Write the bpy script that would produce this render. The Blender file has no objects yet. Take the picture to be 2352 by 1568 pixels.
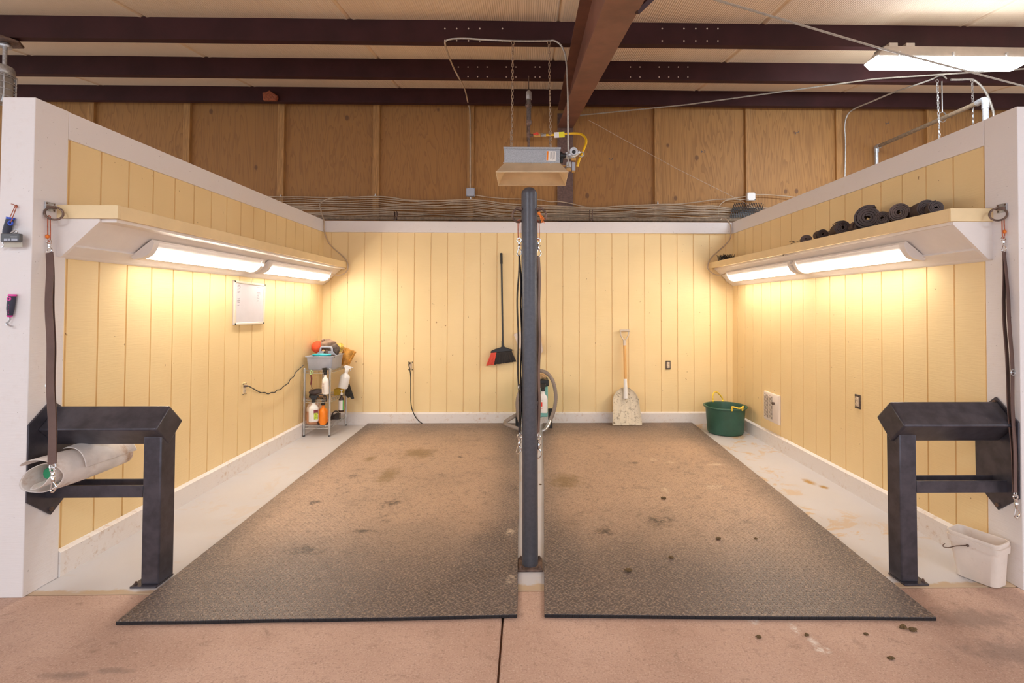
import bpy, bmesh, math, random
from math import sin, cos, pi, radians, sqrt
from mathutils import Vector as V, Matrix, noise
random.seed(7)
SC = bpy.context.scene
COL = SC.collection
# ------------------------------------------------------------------ camera
CF, CCX, CCY, CP, CYW, CRO, CH = 1137.44195, 1229.96689, 675.11302, 0.02366, 0.01757, 0.00157, 1.44698
_f = V((sin(CYW)*cos(CP), cos(CYW)*cos(CP), sin(CP)))
_r0 = V((cos(CYW), -sin(CYW), 0)); _u0 = _r0.cross(_f)
_r = cos(CRO)*_r0 + sin(CRO)*_u0; _u = -sin(CRO)*_r0 + cos(CRO)*_u0
EYE = V((0, 0, CH))
cd = bpy.data.cameras.new('camera'); cam = bpy.data.objects.new('camera', cd); COL.objects.link(cam)
cam.matrix_world = Matrix(((_r.x, _u.x, -_f.x, 0), (_r.y, _u.y, -_f.y, 0), (_r.z, _u.z, -_f.z, CH), (0, 0, 0, 1)))
cd.sensor_width = 36; cd.lens = CF*36/2352
cd.shift_x = -(CCX-1176)/2352; cd.shift_y = (CCY-784)/2352
cd.clip_start = 0.05
SC.camera = cam

def at(x, y, X=None, Y=None, Z=None, N=None, D=None):
    """point of the real plane X=, Y=, Z= or N.p=D seen at photograph pixel (x, y)"""
    d = _f + _r*((x-CCX)/CF) - _u*((y-CCY)/CF)
    if N is not None:
        N = V(N); return EYE + d*((D-EYE.dot(N))/d.dot(N))
    i, v = (0, X) if X is not None else (1, Y) if Y is not None else (2, Z)
    return EYE + d*((v-EYE[i])/d[i])
XL, XR, YB, LEAN = -2.496, 2.555, 6.111, 0.0095
def P(x, y, Y): return at(x, y, Y=Y)
def G(x, y, z=0.0): return at(x, y, Z=z)
def WL(x, y, off=0): return at(x, y, X=XL+off)
def WR(x, y, off=0): return at(x, y, N=(1, 0, -LEAN), D=XR-LEAN*1.46-off)
def WB(x, y, off=0): return at(x, y, Y=YB-off)

# ------------------------------------------------------------------ mesh builder
class MB:
    def __init__(s): s.v = []; s.f = []; s.m = []
    def add(s, vs, fs, mi=0):
        o = len(s.v); s.v += [V(p) for p in vs]
        for f in fs: s.f.append([i+o for i in f]); s.m.append(mi)
        return s
    def box(s, x0, y0, z0, x1, y1, z1, mi=0, M=None):
        vs = [V((x, y, z)) for z in (z0, z1) for y in (y0, y1) for x in (x0, x1)]
        if M is not None: vs = [M @ v for v in vs]
        return s.add(vs, [(0,2,3,1), (4,5,7,6), (0,1,5,4), (2,6,7,3), (0,4,6,2), (1,3,7,5)], mi)
    def cbox(s, c, sx, sy, sz, mi=0, R=None):
        M = Matrix.Translation(V(c)) @ (R.to_4x4() if R is not None else Matrix())
        return s.box(-sx/2, -sy/2, -sz/2, sx/2, sy/2, sz/2, mi, M)
    def loft(s, rings, mi=0, caps=True, closed=True):
        n = len(rings[0]); vs = [p for r in rings for p in r]; fs = []
        for a in range(len(rings)-1):
            for i in range(n if closed else n-1):
                j = (i+1) % n
                fs.append((a*n+i, a*n+j, (a+1)*n+j, (a+1)*n+i))
        if caps:
            fs.append(tuple(range(n))[::-1]); fs.append(tuple(range((len(rings)-1)*n, len(rings)*n)))
        return s.add(vs, fs, mi)
    def prism(s, poly, d, mi=0):
        d = V(d); return s.loft([[V(p) for p in poly], [V(p)+d for p in poly]], mi)
    def tube(s, pts, r, n=8, mi=0, closed=False, flat=None):
        pts = [V(p) for p in pts]; k = len(pts)
        rad = r if isinstance(r, (list, tuple)) else [r]*k
        T = []
        for i in range(k):
            a = pts[(i-1) % k] if (closed or i) else pts[0]
            b = pts[(i+1) % k] if (closed or i < k-1) else pts[-1]
            t = b-a; T.append(t.normalized() if t.length > 1e-9 else V((0, 0, 1)))
        ref = V((0, 0, 1)) if abs(T[0].z) < .9 else V((1, 0, 0))
        nn = (ref - T[0]*ref.dot(T[0])).normalized(); rings = []
        for i in range(k):
            nn = nn - T[i]*nn.dot(T[i])
            nn = nn.normalized() if nn.length > 1e-6 else T[i].orthogonal().normalized()
            bb = T[i].cross(nn)
            rings.append([pts[i] + (nn*cos(2*pi*j/n) + bb*sin(2*pi*j/n))*rad[i] for j in range(n)])
        if closed:
            rings.append(rings[0]); return s.loft(rings, mi, caps=False)
        return s.loft(rings, mi)
    def lathe(s, prof, c, axis=(0, 0, 1), n=24, mi=0, sx=1, sy=1, caps=True, ref=None):
        """prof: list of (radius, height along axis)"""
        c = V(c); a = V(axis).normalized()
        e1 = V(ref) if ref is not None else (V((1, 0, 0)) if abs(a.x) < .9 else V((0, 1, 0)))
        e1 = (e1-a*e1.dot(a)).normalized(); e2 = a.cross(e1)
        rings = [[c + a*h + e1*(r*sx*cos(2*pi*j/n)) + e2*(r*sy*sin(2*pi*j/n)) for j in range(n)] for r, h in prof]
        return s.loft(rings, mi, caps)
    def cyl(s, a, b, r, n=16, mi=0, r2=None):
        a = V(a); b = V(b); return s.lathe([(r, 0), (r if r2 is None else r2, (b-a).length)], a, b-a, n, mi)
    def torus(s, c, R, r, axis=(0, 1, 0), n=24, m=8, mi=0, sx=1, sy=1, ref=None):
        c = V(c); a = V(axis).normalized()
        e1 = V(ref) if ref is not None else (V((1, 0, 0)) if abs(a.x) < .9 else V((0, 1, 0)))
        e1 = (e1-a*e1.dot(a)).normalized(); e2 = a.cross(e1)
        return s.tube([c+e1*(R*sx*cos(2*pi*j/n))+e2*(R*sy*sin(2*pi*j/n)) for j in range(n)], r, m, mi, closed=True)
    def ell(s, c, rx, ry, rz, n=16, m=10, mi=0, R=None, jit=0, seed=0):
        c = V(c); rings = []
        for i in range(m+1):
            th = pi*i/m; rr = max(sin(th), .02); ring = []
            for j in range(n):
                p = V((rx*rr*cos(2*pi*j/n), ry*rr*sin(2*pi*j/n), -rz*cos(th)))
                if jit: p *= 1 + jit*noise.noise(V((p.x/rx*1.7+seed, p.y/ry*1.7, p.z/rz*1.7+seed*.3)))
                if R is not None: p = R @ p
                ring.append(c+p)
            rings.append(ring)
        return s.loft(rings, mi)
    def ribbon(s, pts, wdir, w, t, mi=0):
        """strap: wdir = direction of its width (one, or one per point)"""
        pts = [V(p) for p in pts]; rings = []
        for i, p in enumerate(pts):
            T = (pts[min(i+1, len(pts)-1)]-pts[max(i-1, 0)]).normalized()
            wd = V(wdir[i] if isinstance(wdir, list) else wdir); wd = (wd-T*wd.dot(T)).normalized(); nd = T.cross(wd)
            rings.append([p+wd*w/2+nd*t/2, p-wd*w/2+nd*t/2, p-wd*w/2-nd*t/2, p+wd*w/2-nd*t/2])
        return s.loft(rings, mi)
    def sheet(s, grid, t, mi=0):
        """grid of points given a thickness"""
        R, Cc = len(grid), len(grid[0]); N = [[None]*Cc for _ in range(R)]
        for i in range(R):
            for j in range(Cc):
                a = V(grid[min(i+1, R-1)][j])-V(grid[max(i-1, 0)][j]); b = V(grid[i][min(j+1, Cc-1)])-V(grid[i][max(j-1, 0)])
                nn = a.cross(b); N[i][j] = nn.normalized() if nn.length > 1e-9 else V((0, 0, 1))
        vs = [V(grid[i][j])+N[i][j]*t/2 for i in range(R) for j in range(Cc)] + [V(grid[i][j])-N[i][j]*t/2 for i in range(R) for j in range(Cc)]
        o = R*Cc; fs = []
        for i in range(R-1):
            for j in range(Cc-1):
                a, b, c, d = i*Cc+j, i*Cc+j+1, (i+1)*Cc+j+1, (i+1)*Cc+j
                fs += [(a, d, c, b), (o+a, o+b, o+c, o+d)]
        rim = [(0, j) for j in range(Cc)] + [(i, Cc-1) for i in range(1, R)] + [(R-1, j) for j in range(Cc-2, -1, -1)] + [(i, 0) for i in range(R-2, 0, -1)]
        ids = [i*Cc+j for i, j in rim]
        for k in range(len(ids)):
            a, b = ids[k], ids[(k+1) % len(ids)]
            fs.append((a, b, o+b, o+a))
        return s.add(vs, fs, mi)
    def text(s, txt, o, ex, ey, size, mi=0, depth=.0004):
        """lettering lying in the plane (ex, ey) with its left baseline at o"""
        cu = bpy.data.curves.new('t', 'FONT'); cu.body = txt; cu.size = 1; cu.extrude = .001
        ob = bpy.data.objects.new('t', cu); COL.objects.link(ob)
        me = bpy.data.meshes.new_from_object(ob.evaluated_get(bpy.context.evaluated_depsgraph_get()))
        ex = V(ex).normalized(); ey = V(ey).normalized(); ez = ex.cross(ey); o = V(o)
        s.add([o+ex*(v.co.x*size)+ey*(v.co.y*size)+ez*(v.co.z/.001*depth) for v in me.vertices], [tuple(p.vertices) for p in me.polygons], mi)
        bpy.data.objects.remove(ob); bpy.data.curves.remove(cu); bpy.data.meshes.remove(me)
        return s
    def base(s):
        lo = [min(v[i] for v in s.v) for i in range(3)]; hi = [max(v[i] for v in s.v) for i in range(3)]
        return V(((lo[0]+hi[0])/2, (lo[1]+hi[1])/2, lo[2]))

BASE = {}
def build(name, mb, mats, parent=None, bevel=0, lean=False, sub=0, ang=38, smooth=True, seg=2):
    me = bpy.data.meshes.new(name)
    b = BASE[parent.name] if parent is not None else mb.base()
    vs = []
    for v in mb.v:
        w = v.copy()
        if lean: w.x += LEAN*(w.z-1.46)
        vs.append(w-b)
    me.from_pydata([tuple(v) for v in vs], [], mb.f)
    mats = mats if isinstance(mats, (list, tuple)) else [mats]
    for m in mats: me.materials.append(m)
    for p, mi in zip(me.polygons, mb.m): p.material_index = mi; p.use_smooth = smooth
    bm = bmesh.new(); bm.from_mesh(me); bmesh.ops.recalc_face_normals(bm, faces=bm.faces[:]); bm.to_mesh(me); bm.free()
    if smooth: me.set_sharp_from_angle(angle=radians(ang))
    o = bpy.data.objects.new(name, me); COL.objects.link(o)
    if parent is not None: o.parent = parent
    else: o.location = b
    BASE[o.name] = b
    if bevel:
        md = o.modifiers.new('bevel', 'BEVEL'); md.width = bevel; md.segments = seg; md.limit_method = 'ANGLE'; md.angle_limit = radians(40)
        md.harden_normals = False
    if sub:
        md = o.modifiers.new('sub', 'SUBSURF'); md.levels = sub; md.render_levels = sub
    return o
def tag(o, label=None, cat=None, group=None, kind=None):
    for k, v in (('label', label), ('category', cat), ('group', group), ('kind', kind)):
        if v: o[k] = v
    return o
def thing(name, label, cat, base, group=None):
    o = bpy.data.objects.new(name, None); COL.objects.link(o); o.location = V(base); o.empty_display_size = .05
    BASE[o.name] = V(base)
    return tag(o, label, cat, group)
def single(name, mb, mat, label, cat, group=None, **k):
    return tag(build(name, mb, mat, **k), label, cat, group)
def struct(name, mb, mat, label=None, parent=None, **k):
    o = build(name, mb, mat, parent, **k)
    if parent is None: o['kind'] = 'structure'
    if label: o['label'] = label; o['category'] = 'structure'
    return o
def clone(root, delta, label=None, group=None):
    r = root.copy(); COL.objects.link(r); r.location = root.location + V(delta); BASE[r.name] = BASE[root.name]+V(delta)
    if label: r['label'] = label
    if group: r['group'] = group
    def rec(src, dst):
        for ch in [c for c in bpy.data.objects if c.parent == src]:
            c = ch.copy(); COL.objects.link(c); c.parent = dst; rec(ch, c)
    rec(root, r)
    return r
def lerp(a, b, t): return V(a)*(1-t)+V(b)*t
def smooth_path(pts, k=6):
    """Catmull-Rom through the points"""
    pts = [V(p) for p in pts]; out = []
    for i in range(len(pts)-1):
        p0, p1, p2, p3 = pts[max(i-1, 0)], pts[i], pts[i+1], pts[min(i+2, len(pts)-1)]
        for j in range(k):
            t = j/k
            out.append(.5*((2*p1)+(p2-p0)*t+(2*p0-5*p1+4*p2-p3)*t*t+(3*p1-p0-3*p2+p3)*t**3))
    return out+[pts[-1]]

# ------------------------------------------------------------------ materials
def nt(m): return m.node_tree.nodes, m.node_tree.links
def newmat(name):
    m = bpy.data.materials.new(name); m.use_nodes = True
    n, l = nt(m); b = n['Principled BSDF']
    return m, n, l, b
def coords(n, l, scale=(1, 1, 1), rot=(0, 0, 0), kind='Object'):
    tc = n.new('ShaderNodeTexCoord'); mp = n.new('ShaderNodeMapping')
    mp.inputs['Scale'].default_value = scale; mp.inputs['Rotation'].default_value = rot
    l.new(tc.outputs[kind], mp.inputs['Vector']); return mp.outputs['Vector']
def noi(n, l, vec, scale, detail=4, rough=.6, dist=0):
    t = n.new('ShaderNodeTexNoise'); t.inputs['Scale'].default_value = scale; t.inputs['Detail'].default_value = detail
    t.inputs['Roughness'].default_value = rough; t.inputs['Distortion'].default_value = dist
    l.new(vec, t.inputs['Vector']); return t.outputs['Fac']
def ramp(n, l, fac, lo, hi, a=0., b=1.):
    r = n.new('ShaderNodeMapRange'); r.interpolation_type = 'SMOOTHSTEP'
    for k, v in zip(('From Min', 'From Max', 'To Min', 'To Max'), (lo, hi, a, b)): r.inputs[k].default_value = v
    l.new(fac, r.inputs['Value']); return r.outputs['Result']
def mixc(n, l, fac, a, b, mode='MIX'):
    x = n.new('ShaderNodeMix'); x.data_type = 'RGBA'; x.blend_type = mode
    for s, v in (('Factor', fac), ('A', a), ('B', b)):
        i = [q for q in x.inputs if q.name == s and (q.type == ('VALUE' if s == 'Factor' else 'RGBA'))][0]
        if isinstance(v, (int, float)): i.default_value = v
        elif isinstance(v, (tuple, list)): i.default_value = (*v[:3], 1)
        else: l.new(v, i)
    return [q for q in x.outputs if q.type == 'RGBA'][0]
def math_(n, l, op, a, b=0., c=None):
    x = n.new('ShaderNodeMath'); x.operation = op
    for i, v in enumerate((a, b) if c is None else (a, b, c)):
        if isinstance(v, (int, float)): x.inputs[i].default_value = v
        else: l.new(v, x.inputs[i])
    return x.outputs[0]
def bump(n, l, b, h, strength=.3, dist=.002, prev=None):
    x = n.new('ShaderNodeBump'); x.inputs['Strength'].default_value = strength; x.inputs['Distance'].default_value = dist
    l.new(h, x.inputs['Height'])
    if prev is not None: l.new(prev, x.inputs['Normal'])
    l.new(x.outputs['Normal'], b.inputs['Normal']); return x.outputs['Normal']
def M(name, col, rough=.5, metal=0., var=.12, vs=6., bmp=0., bs=80., bst=(1, 1, 1), dirt=None, dirt_amt=.5, dirt_s=9., spec=None, trans=0., vst=(1, 1, 1), coat=0.):
    m, n, l, b = newmat(name)
    v = coords(n, l, vst)
    f = noi(n, l, v, vs, 5)
    dark = tuple(c*(1-var) for c in col); lite = tuple(min(1, c*(1+var)) for c in col)
    c = mixc(n, l, ramp(n, l, f, .3, .7), dark, lite)
    if dirt is not None:
        d = noi(n, l, coords(n, l), dirt_s, 8, .7, .4)
        c = mixc(n, l, ramp(n, l, d, .72-dirt_amt*.3, .80-dirt_amt*.12), c, dirt)
    l.new(c, b.inputs['Base Color'])
    b.inputs['Roughness'].default_value = rough; b.inputs['Metallic'].default_value = metal
    if spec is not None: b.inputs['Specular IOR Level'].default_value = spec
    if trans: b.inputs['Transmission Weight'].default_value = trans
    if coat: b.inputs['Coat Weight'].default_value = coat
    if bmp:
        h = noi(n, l, coords(n, l, bst), bs, 3)
        bump(n, l, b, h, bmp, .003)
    return m
def emit(name, col, s):
    m, n, l, b = newmat(name)
    b.inputs['Base Color'].default_value = (.9, .9, .9, 1)
    b.inputs['Emission Color'].default_value = (*col, 1); b.inputs['Emission Strength'].default_value = s
    return m

def spots(n, l, lst, noise_amt=.35):
    """soft worn patches at the given world spots (x, y, rx, ry) -> mask"""
    geo = n.new('ShaderNodeNewGeometry'); sep = n.new('ShaderNodeSeparateXYZ'); l.new(geo.outputs['Position'], sep.inputs[0])
    nz = noi(n, l, geo.outputs['Position'], 14, 5, .65)
    acc = None
    for x, y, rx, ry in lst:
        a = math_(n, l, 'DIVIDE', math_(n, l, 'SUBTRACT', sep.outputs[0], x), rx)
        c = math_(n, l, 'DIVIDE', math_(n, l, 'SUBTRACT', sep.outputs[1], y), ry)
        d = math_(n, l, 'SQRT', math_(n, l, 'ADD', math_(n, l, 'MULTIPLY', a, a), math_(n, l, 'MULTIPLY', c, c)))
        d = math_(n, l, 'ADD', d, math_(n, l, 'MULTIPLY', math_(n, l, 'SUBTRACT', nz, .5), noise_amt*5))
        k = ramp(n, l, d, .2, 1.1, 1, 0)
        acc = k if acc is None else math_(n, l, 'MAXIMUM', acc, k)
    return acc

def siding_mat():
    m, n, l, b = newmat('yellow_paint')
    v = coords(n, l, (3, 3, 45)); f = noi(n, l, v, 3, 4)
    w = coords(n, l, (40, 40, 3)); g = noi(n, l, w, 1.2, 3)
    f2 = noi(n, l, coords(n, l), 1.1, 3)
    c = mixc(n, l, ramp(n, l, f2, .3, .7), (.84, .635, .325), (.89, .685, .365))
    sp = noi(n, l, coords(n, l, (1, 1, .6)), 38, 3, .5)
    c = mixc(n, l, ramp(n, l, sp, .735, .77), c, (.35, .20, .09))
    l.new(c, b.inputs['Base Color']); b.inputs['Roughness'].default_value = .55
    p = bump(n, l, b, f, .35, .003); bump(n, l, b, g, .12, .002, p)
    return m
def white_board_mat(name, col, dirt_amt, stain=(.46, .29, .17)):
    m, n, l, b = newmat(name)
    f = noi(n, l, coords(n, l, (3, 3, 40)), 4, 4)
    geo = n.new('ShaderNodeNewGeometry')
    d = noi(n, l, geo.outputs['Position'], 26, 6, .7, .3); d2 = noi(n, l, geo.outputs['Position'], 2.2, 3)
    mask = math_(n, l, 'MULTIPLY', ramp(n, l, d, .50, .80), ramp(n, l, d2, .40, .62))
    c = mixc(n, l, math_(n, l, 'MULTIPLY', mask, dirt_amt), col, stain)
    sp = noi(n, l, geo.outputs['Position'], 70, 2)
    c = mixc(n, l, ramp(n, l, sp, .73, .76, 0, .7), c, (.2, .15, .12))
    l.new(c, b.inputs['Base Color']); b.inputs['Roughness'].default_value = .6
    bump(n, l, b, f, .3, .003)
    return m
def plywood_mat():
    m, n, l, b = newmat('fir_plywood')
    geo = n.new('ShaderNodeNewGeometry'); sep = n.new('ShaderNodeSeparateXYZ'); l.new(geo.outputs['Position'], sep.inputs[0])
    sid = math_(n, l, 'FLOOR', math_(n, l, 'DIVIDE', math_(n, l, 'ADD', sep.outputs[0], .723), 1.225))
    cmb = n.new('ShaderNodeCombineXYZ')
    l.new(sep.outputs[0], cmb.inputs[0]); l.new(math_(n, l, 'MULTIPLY', sid, 7.3), cmb.inputs[1]); l.new(math_(n, l, 'MULTIPLY', sep.outputs[2], .12), cmb.inputs[2])
    wob = noi(n, l, cmb.outputs[0], 2.2, 4, .6, .6)
    band = math_(n, l, 'FRACT', math_(n, l, 'MULTIPLY', wob, 24.))
    line = ramp(n, l, band, .0, .55, 1, 0)
    mp2 = n.new('ShaderNodeCombineXYZ'); l.new(sep.outputs[0], mp2.inputs[0]); l.new(sid, mp2.inputs[1]); l.new(math_(n, l, 'MULTIPLY', sep.outputs[2], .06), mp2.inputs[2])
    fine = noi(n, l, mp2.outputs[0], 70, 3)
    wn = n.new('ShaderNodeTexWhiteNoise'); wn.noise_dimensions = '1D'; l.new(sid, wn.inputs['W'])
    c = mixc(n, l, wn.outputs['Value'], (.33, .145, .034), (.44, .215, .060))
    c = mixc(n, l, math_(n, l, 'MULTIPLY', line, .48), c, (.19, .075, .02))
    c = mixc(n, l, ramp(n, l, fine, .35, .7, 0, .35), c, (.27, .13, .045))
    vo = n.new('ShaderNodeTexVoronoi'); vo.inputs['Scale'].default_value = 3.1; vo.inputs['Randomness'].default_value = 1
    k2 = n.new('ShaderNodeCombineXYZ'); l.new(sep.outputs[0], k2.inputs[0]); l.new(sid, k2.inputs[1]); l.new(math_(n, l, 'MULTIPLY', sep.outputs[2], .7), k2.inputs[2])
    l.new(k2.outputs[0], vo.inputs['Vector'])
    c = mixc(n, l, ramp(n, l, vo.outputs['Distance'], .055, .10, .8, 0), c, (.13, .055, .02))
    l.new(c, b.inputs['Base Color']); b.inputs['Roughness'].default_value = .65
    return m
def concrete_mat():
    m, n, l, b = newmat('bare_concrete')
    geo = n.new('ShaderNodeNewGeometry'); Pp = geo.outputs['Position']
    a = noi(n, l, Pp, 1.3, 5, .6); f = noi(n, l, Pp, 130, 4, .75); g = noi(n, l, Pp, 9, 6, .7, .5)
    c = mixc(n, l, ramp(n, l, a, .35, .65), (.47, .30, .225), (.58, .39, .30))
    c = mixc(n, l, ramp(n, l, g, .55, .75, 0, .5), c, (.22, .14, .095))
    md_ = noi(n, l, Pp, 45, 5, .75)
    c = mixc(n, l, ramp(n, l, md_, .50, .72, 0, .45), c, (.24, .15, .105))
    c = mixc(n, l, ramp(n, l, f, .54, .66, 0, .5), c, (.70, .56, .47))
    c = mixc(n, l, ramp(n, l, f, .34, .46, .5, 0), c, (.19, .115, .082))
    ch = [(*G(x, y).xy, rx, ry) for x, y, rx, ry in ((1826, 1445, .02, .05), (1868, 1472, .03, .045), (1890, 1492, .03, .03), (1730, 1425, .03, .03))]
    c = mixc(n, l, math_(n, l, 'MULTIPLY', math_(n, l, 'MULTIPLY', spots(n, l, ch, .5), ramp(n, l, md_, .40, .58)), .9), c, (.75, .68, .62))
    dk = [(*G(x, y).xy, rx, ry) for x, y, rx, ry in ((150, 1550, .12, .03), (260, 1540, .10, .02), (2230, 1420, .25, .10), (2330, 1500, .3, .10))]
    c = mixc(n, l, math_(n, l, 'MULTIPLY', spots(n, l, dk, .4), .45), c, (.15, .11, .095))
    l.new(c, b.inputs['Base Color']); b.inputs['Roughness'].default_value = .75
    bump(n, l, b, f, .25, .002)
    return m
def painted_floor_mat():
    m, n, l, b = newmat('grey_floor_paint')
    geo = n.new('ShaderNodeNewGeometry'); Pp = geo.outputs['Position']; sep = n.new('ShaderNodeSeparateXYZ'); l.new(Pp, sep.inputs[0])
    a = noi(n, l, Pp, 2., 4); w = noi(n, l, Pp, 5, 6, .7, .8); w2 = noi(n, l, Pp, .9, 2)
    c = mixc(n, l, a, (.54, .515, .52), (.61, .585, .59))
    scuff = math_(n, l, 'MULTIPLY', ramp(n, l, w, .52, .60), ramp(n, l, w2, .42, .56))
    side = ramp(n, l, sep.outputs[0], 1.2, 2.0, .25, 1)
    c = mixc(n, l, math_(n, l, 'MULTIPLY', math_(n, l, 'MULTIPLY', scuff, side), .75), c, (.58, .38, .18))
    edge = math_(n, l, 'ADD', sep.outputs[1], math_(n, l, 'MULTIPLY', math_(n, l, 'SUBTRACT', noi(n, l, Pp, 6, 4), .5), -.16))
    c = mixc(n, l, ramp(n, l, edge, 2.575, 2.60, 1, 0), c, (.50, .37, .25))
    patch = [(*G(1858, 1106).xy, .05, .09), (*G(1892, 1118).xy, .04, .06)]
    c = mixc(n, l, math_(n, l, 'MULTIPLY', spots(n, l, patch, .3), .95), c, (.42, .22, .03))
    l.new(c, b.inputs['Base Color']); b.inputs['Roughness'].default_value = .42
    return m
def rubber_mat():
    m, n, l, b = newmat('dusty_tread_rubber')
    geo = n.new('ShaderNodeNewGeometry'); Pp = geo.outputs['Position']
    sep = n.new('ShaderNodeSeparateXYZ'); l.new(Pp, sep.inputs[0])
    p = .034
    def cell(off):
        u = math_(n, l, 'ADD', math_(n, l, 'DIVIDE', sep.outputs[0], p), off); v = math_(n, l, 'ADD', math_(n, l, 'DIVIDE', sep.outputs[1], p), off)
        fu = math_(n, l, 'SUBTRACT', math_(n, l, 'FRACT', u), .5); fv = math_(n, l, 'SUBTRACT', math_(n, l, 'FRACT', v), .5)
        s = 1 if off == 0 else -1
        k = .7071
        a = math_(n, l, 'ADD', math_(n, l, 'MULTIPLY', fu, k), math_(n, l, 'MULTIPLY', fv, k*s)); c = math_(n, l, 'ADD', math_(n, l, 'MULTIPLY', fu, -k*s), math_(n, l, 'MULTIPLY', fv, k))
        a = math_(n, l, 'DIVIDE', a, .46); c = math_(n, l, 'DIVIDE', c, .13)
        d = math_(n, l, 'ADD', math_(n, l, 'MULTIPLY', a, a), math_(n, l, 'MULTIPLY', c, c))
        return ramp(n, l, d, .15, 1.0, 1, 0)
    h = math_(n, l, 'MAXIMUM', cell(0.), cell(.5))
    big = noi(n, l, Pp, 1.1, 4, .6, .3); fine = noi(n, l, Pp, 95, 4, .75); mid = noi(n, l, Pp, 8, 6, .7, .6)
    vy = math_(n, l, 'SUBTRACT', ramp(n, l, sep.outputs[1], 2.35, 3.7), math_(n, l, 'MULTIPLY', ramp(n, l, sep.outputs[1], 4.9, 6.0), .6))
    dust = math_(n, l, 'ADD', math_(n, l, 'MULTIPLY', vy, .55), math_(n, l, 'MULTIPLY', big, .55))
    edge = math_(n, l, 'ABSOLUTE', math_(n, l, 'SUBTRACT', math_(n, l, 'ABSOLUTE', sep.outputs[0]), 1.02))
    dust = math_(n, l, 'SUBTRACT', dust, math_(n, l, 'MULTIPLY', ramp(n, l, edge, .6, .95), .35))
    c = mixc(n, l, ramp(n, l, dust, .25, .95), (.125, .095, .085), (.52, .345, .235))
    md_ = noi(n, l, Pp, 34, 5, .75)
    c = mixc(n, l, ramp(n, l, mid, .52, .74, 0, .55), c, (.075, .05, .038))
    c = mixc(n, l, ramp(n, l, md_, .50, .68, 0, .5), c, (.085, .056, .042))
    c = mixc(n, l, ramp(n, l, fine, .50, .64, 0, .5), c, (.54, .40, .29))
    c = mixc(n, l, ramp(n, l, fine, .36, .48, .5, 0), c, (.06, .042, .036))
    c = mixc(n, l, math_(n, l, 'MULTIPLY', h, .32), c, (.46, .34, .26))
    ol = [(*G(x, y, .02).xy, rx, ry) for x, y, rx, ry in ((893, 1090, .10, .24), (852, 1052, .07, .10), (1297, 1104, .17, .22), (960, 1040, .2, .2))]
    c = mixc(n, l, math_(n, l, 'MULTIPLY', spots(n, l, ol), .6), c, (.15, .085, .012))
    dk = [(*G(x, y, .02).xy, rx, ry) for x, y, rx, ry in ((898, 1157, .07, .09), (840, 1218, .09, .03), (720, 1152, .05, .05), (812, 1093, .06, .06), (1388, 1217, .06, .08), (1515, 1194, .12, .10), (1456, 1062, .06, .06), (700, 1262, .12, .08), (826, 1077, .05, .03), (1058, 1049, .05, .03))]
    c = mixc(n, l, math_(n, l, 'MULTIPLY', math_(n, l, 'MULTIPLY', spots(n, l, dk, .6), ramp(n, l, md_, .36, .56)), .8), c, (.04, .025, .02))
    wh = [(*G(x, y, .02).xy, rx, ry) for x, y, rx, ry in ((1172, 1219, .03, .07), (1502, 1055, .04, .05), (1540, 1061, .05, .04), (1646, 1066, .09, .05), (1640, 1117, .07, .06), (1172, 1327, .03, .06), (1530, 1125, .04, .08))]
    c = mixc(n, l, math_(n, l, 'MULTIPLY', math_(n, l, 'MULTIPLY', spots(n, l, wh, .6), ramp(n, l, md_, .40, .56)), .8), c, (.66, .52, .38))
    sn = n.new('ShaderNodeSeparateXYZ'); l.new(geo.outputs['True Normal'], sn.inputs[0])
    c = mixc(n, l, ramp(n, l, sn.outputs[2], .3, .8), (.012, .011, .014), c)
    l.new(c, b.inputs['Base Color']); b.inputs['Roughness'].default_value = .50
    p1 = bump(n, l, b, h, .9, .004); bump(n, l, b, mid, .3, .003, p1)
    return m
def ceiling_mat():
    m, n, l, b = newmat('insulation_vinyl')
    w = n.new('ShaderNodeTexWave'); w.wave_type = 'BANDS'; w.bands_direction = 'X'; w.inputs['Scale'].default_value = 16; w.inputs['Distortion'].default_value = .6; w.inputs['Detail'].default_value = 1
    l.new(coords(n, l, (1, .15, 1)), w.inputs['Vector'])
    f = noi(n, l, coords(n, l), 1.4, 4); d = noi(n, l, coords(n, l), 30, 5)
    c = mixc(n, l, f, (.74, .54, .36), (.82, .645, .46))
    c = mixc(n, l, ramp(n, l, d, .6, .8, 0, .4), c, (.42, .30, .2))
    l.new(c, b.inputs['Base Color']); b.inputs['Roughness'].default_value = .6
    bump(n, l, b, w.outputs['Fac'], .55, .006)
    return m
GROOVE = M('grimy_shaded_groove_paint', (.60, .38, .13), .7, var=.3, vs=20)  # groove floors: grime, with the grooves' shade put into the same darker colour
YELLOW = siding_mat(); PLY = plywood_mat(); CONC = concrete_mat(); PFLOOR = painted_floor_mat(); RUBBER = rubber_mat(); CEIL = ceiling_mat()
WHITE = white_board_mat('white_trim_paint', (.79, .745, .73), .16)
WHITED = white_board_mat('white_baseboard_paint', (.79, .735, .70), .85, (.50, .29, .13))
SHELFY = M('yellow_shelf_paint', (.84, .65, .37), .5, var=.04, bmp=.1, bs=40, dirt=(.5, .36, .18), dirt_amt=.1)
SHELFW = M('white_shelf_paint', (.78, .72, .68), .5, var=.03, bmp=.08, bs=40, dirt=(.4, .3, .2), dirt_amt=.0, dirt_s=20)
STUD = M('stud_pine', (.38, .185, .055), .65, var=.25, vs=3, vst=(20, 20, 1.5))
RED = M('red_oxide_steel', (.040, .0115, .012), .55, var=.2, vs=3, spec=.25)
RAFTER = M('brown_oxide_steel', (.175, .072, .048), .5, var=.2, vs=4, bmp=.05)
COLM = M('column_oxide', (.13, .07, .055), .6, var=.25, vs=40)
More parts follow.
